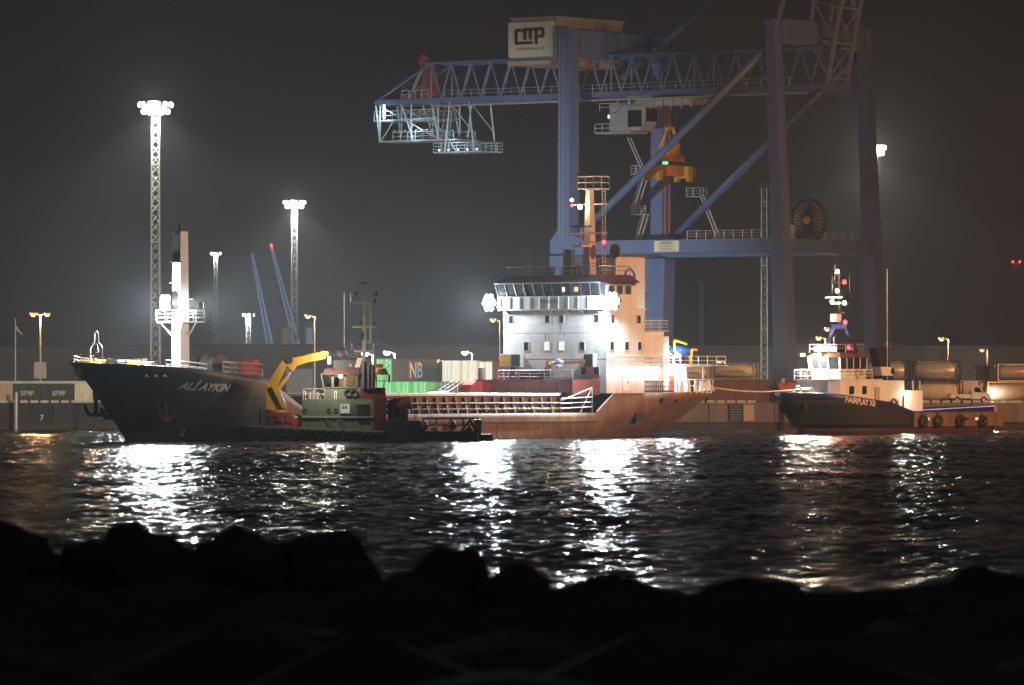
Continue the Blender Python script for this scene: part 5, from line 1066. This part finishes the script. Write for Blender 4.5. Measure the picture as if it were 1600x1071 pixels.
# bolted flanges and a leg ladder
for x, y, w0, w1 in ((.35,0,2.0,2.2),(.35,WD,2.0,2.2)):
    for z in (27,33.5,40): MB().bx(x-w0/2-.06,x+w0/2+.06,y-w1/2-.06,y+w1/2+.06,z-.09,z+.09).build('bolted_flange', bl, CR)
for y in (0,WD):
    for z in (9,15,27,33.5,40):
        t_=(z-1.2)/47.6; cx=lerp(GA+1.8,GA-.3,t_); a_,b_=lerp(2.2,1.4,t_),lerp(2.3,1.5,t_); MB().bx(cx-a_/2-.06,cx+a_/2+.06,y-b_/2-.06,y+b_/2+.06,z-.09,z+.09).build('bolted_flange', bl, CR)
ld = MB(); ld.bar((-.1,-1.35,21),(-.1,-1.30,48),.06,.06); ld.bar((.5,-1.35,21),(.5,-1.30,48),.06,.06)
for k in range(60): ld.bx(-.1,.5,-1.36,-1.30,21.3+k*.44,21.34+k*.44)
ld.build('leg_ladder', M['galv'], CR)
# ================================================================== QUAY YARD: containers, tanks, vehicles
CMESH = {}
def container(px, Y, z, rz, L, Wd, H, mtl, doorm, label, lettering=None, lettering_h=1.6, group='containers on the quay', lx=None, name='shipping_container', lm='letter'):
    t = thing(name, label, 'container', ((px-800)/8889*Y, Y, z), rz, group)
    key = (L, Wd, H, mtl.name, doorm.name)
    if key not in CMESH:
        parts = []
        def corr(y, s):
            mb = MB(); pitch = .30; n = int((L-.3)/pitch); pts = []
            for i in range(n):
                x = .15+i*(L-.3)/n; p_ = (L-.3)/n
                pts += [(x, 0), (x+p_*.3, 0), (x+p_*.5, .06), (x+p_*.8, .06)]
            pts.append((L-.15, 0))
            vs = [(x, y+s*(d-.05), zz) for x, d in pts for zz in (.14, H-.12)]
            mb.add(vs, [(2*i, 2*i+2, 2*i+3, 2*i+1) for i in range(len(pts)-1)]); return mb
        core = MB().bx(.1,L-.1,-Wd/2+.12,Wd/2-.12,.1,H-.08)
        for s in (-1,1): c_ = corr(s*Wd/2, s); core.add(c_.v, c_.f)
        fr = MB()
        for x in (.07,L-.07):
            for s in (-1,1): fr.box((x,s*(Wd/2-.07),H/2),(.15,.15,H-.01))
            for zz in (.08,H-.07): fr.box((x,0,zz),(.14,Wd-.3,.15))
        for s in (-1,1):
            for zz in (.08,H-.07): fr.box((L/2,s*(Wd/2-.06),zz),(L-.3,.11,.14))
        dl = [MB().bx(.0,.06,-Wd/2+.17,-.02,.18,H-.16), MB().bx(.0,.06,.02,Wd/2-.17,.18,H-.16)]
        rods = []
        for y in (-.85,-.35,.35,.85): rods.append(MB().tube((-.05,y*Wd/2.44,.1),(-.05,y*Wd/2.44,H-.1),.03,5))
        b = core.build('body', mtl, t); f_ = fr.build('corner_frame', mtl, t); ds = [d.build('door_leaf', doorm, t) for d in dl]
        for i, r in enumerate(rods): rods[i] = r.build('lock_rod', M['galv'], ds[i//2])
        CMESH[key] = t
    else:
        for ch in CMESH[key].children:
            if ch.name.split('.')[0] in ('body','corner_frame','door_leaf'): copy_tree(ch, t)
    if lettering: text(t, lettering, lettering_h, M[lm], 'lettering', lambda x,y,zz: ((lx or L*.35)+x, -Wd/2-.05-zz*.3, H*.5-lettering_h*.35+y), bold=lettering_h*.02)
    return t
for n_, c_ in (('cgreen',(.16,.55,.17)),('cgreen_shaded',(.10,.10,.075)),('ccream',(.72,.68,.50)),('cbrown',(.17,.075,.045)),('cgrey',(.04,.042,.042)),('cred',(.42,.09,.05)),('cpale',(.62,.60,.50))): M[n_] = mat('container_'+n_, c_, .55, var=.2, scale=.7, rust=.06, streak=True)
A64 = R(64); HS, HC = 2.59, 2.89
# stack of green and lettered containers
container(600, 703, QZ+HS, A64, 12.19, 2.44, HC, M['cgreen_shaded'], M['cgreen'], 'tall olive container lettered NB with a bright green door end', 'NB', 2.7, lx=4.4)  # olive body colours the green side as if in shade
container(600, 703, QZ, A64, 12.19, 2.44, HS, M['cgreen'], M['cgreen'], 'green container under the NB lettered one')
container(627, 703, QZ, A64, 12.19, 2.44, HS, M['cgreen'], M['cgreen'], 'middle of three green containers on the ground, behind the workboat')
container(654, 703, QZ, A64, 12.19, 2.44, HS, M['cgreen'], M['cgreen'], 'rightmost of three green containers on the ground, behind the hatch rail')
container(690, 706, QZ, R(4), 6.06, 2.44, HS, M['cbrown'], M['cbrown'], 'brown container on the ground between green and cream stacks')
container(756, 703, QZ, A64, 12.19, 2.44, HS, M['cbrown'], M['cbrown'], 'brown container under the rightmost cream one')
container(732, 703, QZ, A64, 12.19, 2.44, HS, M['cbrown'], M['cbrown'], 'brown container under the middle cream one')
container(705, 703.5, QZ+HS, A64, 12.19, 2.44, HS, M['ccream'], M['ccream'], 'leftmost of three cream containers stacked left of the bridge')
container(731, 703.5, QZ+HS, A64, 12.19, 2.44, HS, M['ccream'], M['ccream'], 'middle of three cream containers stacked left of the bridge')
container(757, 703.5, QZ+HS, A64, 12.19, 2.44, HS, M['cbrown'], M['ccream'], 'cream-ended brown container beside the bridge, rightmost of the upper row')
container(705.5, 703, QZ, A64, 12.19, 2.44, HS, M['cbrown'], M['cbrown'], 'brown container under the leftmost cream one')
# small boxes on the left quay
container(22, 698, QZ, 0, 3.78, 2.2, 2.35, M['cgrey'], M['cgrey'], 'left of two small dark grey lettered containers on the left quay', 'SF9P', .85, lx=.9, lm='rope')
container(71, 698, QZ, 0, 3.62, 2.2, 2.35, M['cgrey'], M['cgrey'], 'right of two small dark grey lettered containers on the left quay', 'SF9P', .85, lx=.9, lm='rope')
container(-40, 698, QZ, 0, 4.8, 2.2, 2.35, M['pinktank'], M['cred'], 'pale ribbed container at the left edge of the quay')
container(118, 698, QZ, 0, 2.15, 2.2, 2.35, M['ccream'], M['ccream'], 'small cream box beside the dark lettered ones, under the bow')
container(146.5, 698, QZ, 0, 3.2, 2.2, 2.35, M['cgrey'], M['cgrey'], 'small plain dark grey box half hidden by the bow flare')
container(-55, 705, QZ, 0, 12.19, 2.44, 2.66, M['cpale'], M['cpale'], 'long pale container behind the small dark ones at the left')
container(100, 706, QZ, 0, 6.06, 2.44, 2.66, M['cpale'], M['cpale'], 'short pale container behind the small cream box')
# long brown box behind the tow line
container(1106, 700, QZ, R(6), 8.4, 2.44, HC, M['cbrown'], M['cbrown'], 'long brown container behind the tow line')
container(1206, 708, QZ, R(6), 6.06, 2.44, HS, M['cbrown'], M['cbrown'], 'brown container behind the red machine')
# tank containers
def tank(px, Y, z, rz, frame, shell, label, band=None, sc=(1,1,1), ribs=0, mark=None):
    t = thing('tank_container', label, 'tank container', ((px-800)/8889*Y, Y, z), rz, 'tank containers on the quay'); t.scale = sc
    L,Wd,H = 6.06,2.44,2.59
    fr = MB()
    for x in (.08,L-.08):
        for s in (-1,1): fr.box((x,s*(Wd/2-.08),H/2),(.15,.15,H))
        for zz in (.08,H-.08): fr.box((x,0,zz),(.15,Wd-.3,.15))
        for s in (-1,1): fr.bar((x,s*1.1,.3),(x,s*.5,.1),.08,.08)
    for s in (-1,1): fr.box((L/2,s*(Wd/2-.1),.1),(L-.3,.1,.14)); fr.box((L/2,s*(Wd/2-.1),H-.08),(L-.3,.06,.08))
    fr.build('frame', frame, t)
    r = 1.1; prof = [(.16,.0),(.2,.55),(.32,.9),(.5,r),(L-.5,r),(L-.32,.9),(L-.2,.55),(L-.16,0)]; n=20; vs=[]; fs=[]
    for x, rr in prof:
        for i in range(n): a=2*math.pi*i/n; vs.append((x,rr*math.cos(a),1.33+rr*math.sin(a)))
    for j in range(len(prof)-1):
        for i in range(n): fs.append((j*n+i,j*n+(i+1)%n,(j+1)*n+(i+1)%n,(j+1)*n+i))
    s_ = MB().add(vs,fs).build('tank_shell', shell, t, smooth=True)
    for k in range(ribs): x = lerp(.9,L-.9,k/(ribs-1)); MB().ring((x,0,1.33),(1,0,0),1.11,.05,20,5).build('stiffening_ring', shell, s_)
    MB().bx(1.2,L-1.2,-.25,.25,2.4,2.47).build('top_walkway', M['galv'], t)
    if band: MB().bx(1.3,L-1.6,-1.15,-1.11,1.05,1.4).build('label_band', band, s_)
    MB().box((L-1.5,-1.13,.95),(.3,.04,.3)).build('hazard_placard', M['orange'], s_); MB().box((L-.1,.3,1.3),(.06,.26,.26)).build('hazard_placard', M['orange'], s_)
    if mark: text(t, mark, .5, M['darklet'], 'tank_lettering', lambda x,y,zz:(1.7+x,-1.16-zz*.3,1.45+y))
    return t
yl = M['yellow']
tank(1115, 702, QZ+HC, R(-14), M['galv'], M['ccream'], 'cream tank container on the brown box behind the freighter stern', M['orange2'], (.9,1,.78))
tank(1044, 703, QZ+HC-.2, R(-14), M['galv'], M['ccream'], 'cream tank container peeping out above the freighter stern rail', M['orange2'], (.9,1,.78))
container(1030, 704, QZ, R(4), 8.4, 2.44, HS, M['cbrown'], M['cbrown'], 'brown container hidden behind the freighter stern')
tank(1428, 702, QZ+HS+.02, R(-14), M['dark'], M['tank'], 'upper grey tank container beside the tug funnel', None, (.93,1,1))
tank(1432, 702, QZ, R(-14), M['dark'], M['ccream'], 'lower ribbed cream tank container behind the tug casing', None, (.93,1,1), 5)
tank(1352, 704, QZ+HS+.02, R(-14), M['dark'], M['tank'], 'grey tank container partly hidden behind the tug funnel', None, (.9,1,1))
tank(1536, 698, QZ, R(22), yl, M['pinktank'], 'yellow-framed tank container standing at the right edge', None, (1.1,1,1))
tank(1556, 703, QZ+HS, R(6), M['galv'], M['tank'], 'upper silver tank container with a yellow label at the right edge', M['orange'], (1,1,.85))
# white pickup
pk = thing('pickup_truck', 'white pickup truck with lit headlights parked on the quay edge', 'pickup', ((1486-800)/8889*697, 697, QZ), R(-4))
MB().prism([(0,.55),(2.5,.55),(2.5,.85),(0,.85)],'y',-.85,.85).build('flatbed', M['white'], pk)
MB().bx(.05,2.45,-.88,-.84,.85,1.05).build('drop_side', M['white'], pk); MB().bx(.05,2.45,.84,.88,.85,1.05).build('drop_side', M['white'], pk)
cbn = MB().prism([(2.55,.45),(4.75,.45),(4.8,1.05),(4.05,1.28),(3.55,2.0),(2.75,2.05),(2.6,1.9)],'y',-.86,.86).build('cab', M['white'], pk)
MB().prism([(2.85,1.3),(3.75,1.3),(3.42,1.88),(2.85,1.9)],'y',-.89,.89).build('side_window', M['glass'], pk); MB().add([(4.02,-.75,1.32),(4.02,.75,1.32),(3.58,.7,1.98),(3.58,-.7,1.98)],[(0,1,2,3)]).build('windscreen', M['glass'], pk)
MB().bx(4.72,4.86,-.84,.84,.45,.68).build('bumper', M['dark'], pk)
for x in (.75,4.0):
    for s in (-1,1): w_ = MB().ring((x,s*.82,.38),(0,1,0),.27,.13,16,7).build('wheel', M['tyre'], pk); MB().tube((x,s*.86,.38),(x,s*.9,.38),.19,12).build('rim', M['galv'], w_)
for s in (-1,1): h_ = MB().box((4.78,s*.62,.92),(.1,.3,.2)).build('headlight', E['cool'], pk)
light(pk,(5.1,-.75,.92),500,(.95,1,.95),.1); MB().box((3.85,-.98,1.35),(.12,.2,.18)).build('mirror', M['dark'], pk); MB().bx(2.6,2.7,-.8,.8,.85,1.9).build('headboard', M['galv'], pk)
tv = thing('box_trailer', 'white flat box trailer behind the pickup', 'trailer', ((1500-800)/8889*705, 705, QZ))
MB().bx(0,2.9,0,2.2,.7,2.7).build('box', M['white'], tv); MB().bx(0,2.9,-.03,2.2,.5,.66).build('chassis', M['dark'], tv)
for x in (.8,2.0): MB().ring((x,.1,.4),(0,1,0),.28,.12,14,6).build('wheel', M['tyre'], tv)
# red yard machine behind the tug bow
rm = thing('reach_stacker', 'red yard machine with round counterweight behind the tug bow', 'yard vehicle', ((1214-800)/8889*699, 699, QZ))
MB().prism([(.2,.5),(4.6,.5),(4.6,2.1),(4.1,2.4),(3.4,1.7),(2.7,1.7),(2.3,2.4),(1.4,2.5),(1.0,2.0),(.2,1.9)],'y',-1.3,1.3).build('chassis', M['red2'], rm)
MB().tube((.9,-1.35,1.5),(.9,-1.3,1.5),.42,14).build('counterweight', M['red2'], rm); MB().bx(.1,.9,-1.1,1.1,1.9,2.4).build('engine_cover', M['red2'], rm)
for x in (.9,3.6): MB().ring((x,-1.2,.55),(0,1,0),.38,.18,16,7).build('wheel', M['tyre'], rm)
MB().bx(.5,.9,-1.2,-.8,2.4,3.0).build('beacon_box', M['cream'], rm); MB().bx(2.4,3.9,-1.0,.6,2.0,3.2).build('cab', M['glass'], rm)
# ------------------------------------------------------------------ haze: the wet night air over the harbour
hz = MB().bx(-900, 900, -60, 2600, -5.5, 96).build('haze', bpy.data.materials.new('haze_air'), None); tag(hz, 'thin wet night haze over the harbour', 'haze', None, 'stuff')
hm = hz.data.materials[0]; hm.use_nodes = True; nt = hm.node_tree; nt.nodes.remove(nt.nodes['Principled BSDF'])
pv = nt.nodes.new('ShaderNodeVolumePrincipled'); pv.inputs['Color'].default_value = (.93,.95,1,1); pv.inputs['Density'].default_value = HAZE; pv.inputs['Anisotropy'].default_value = HAZE_G
nt.links.new(pv.outputs[0], nt.nodes['Material Output'].inputs['Volume'])
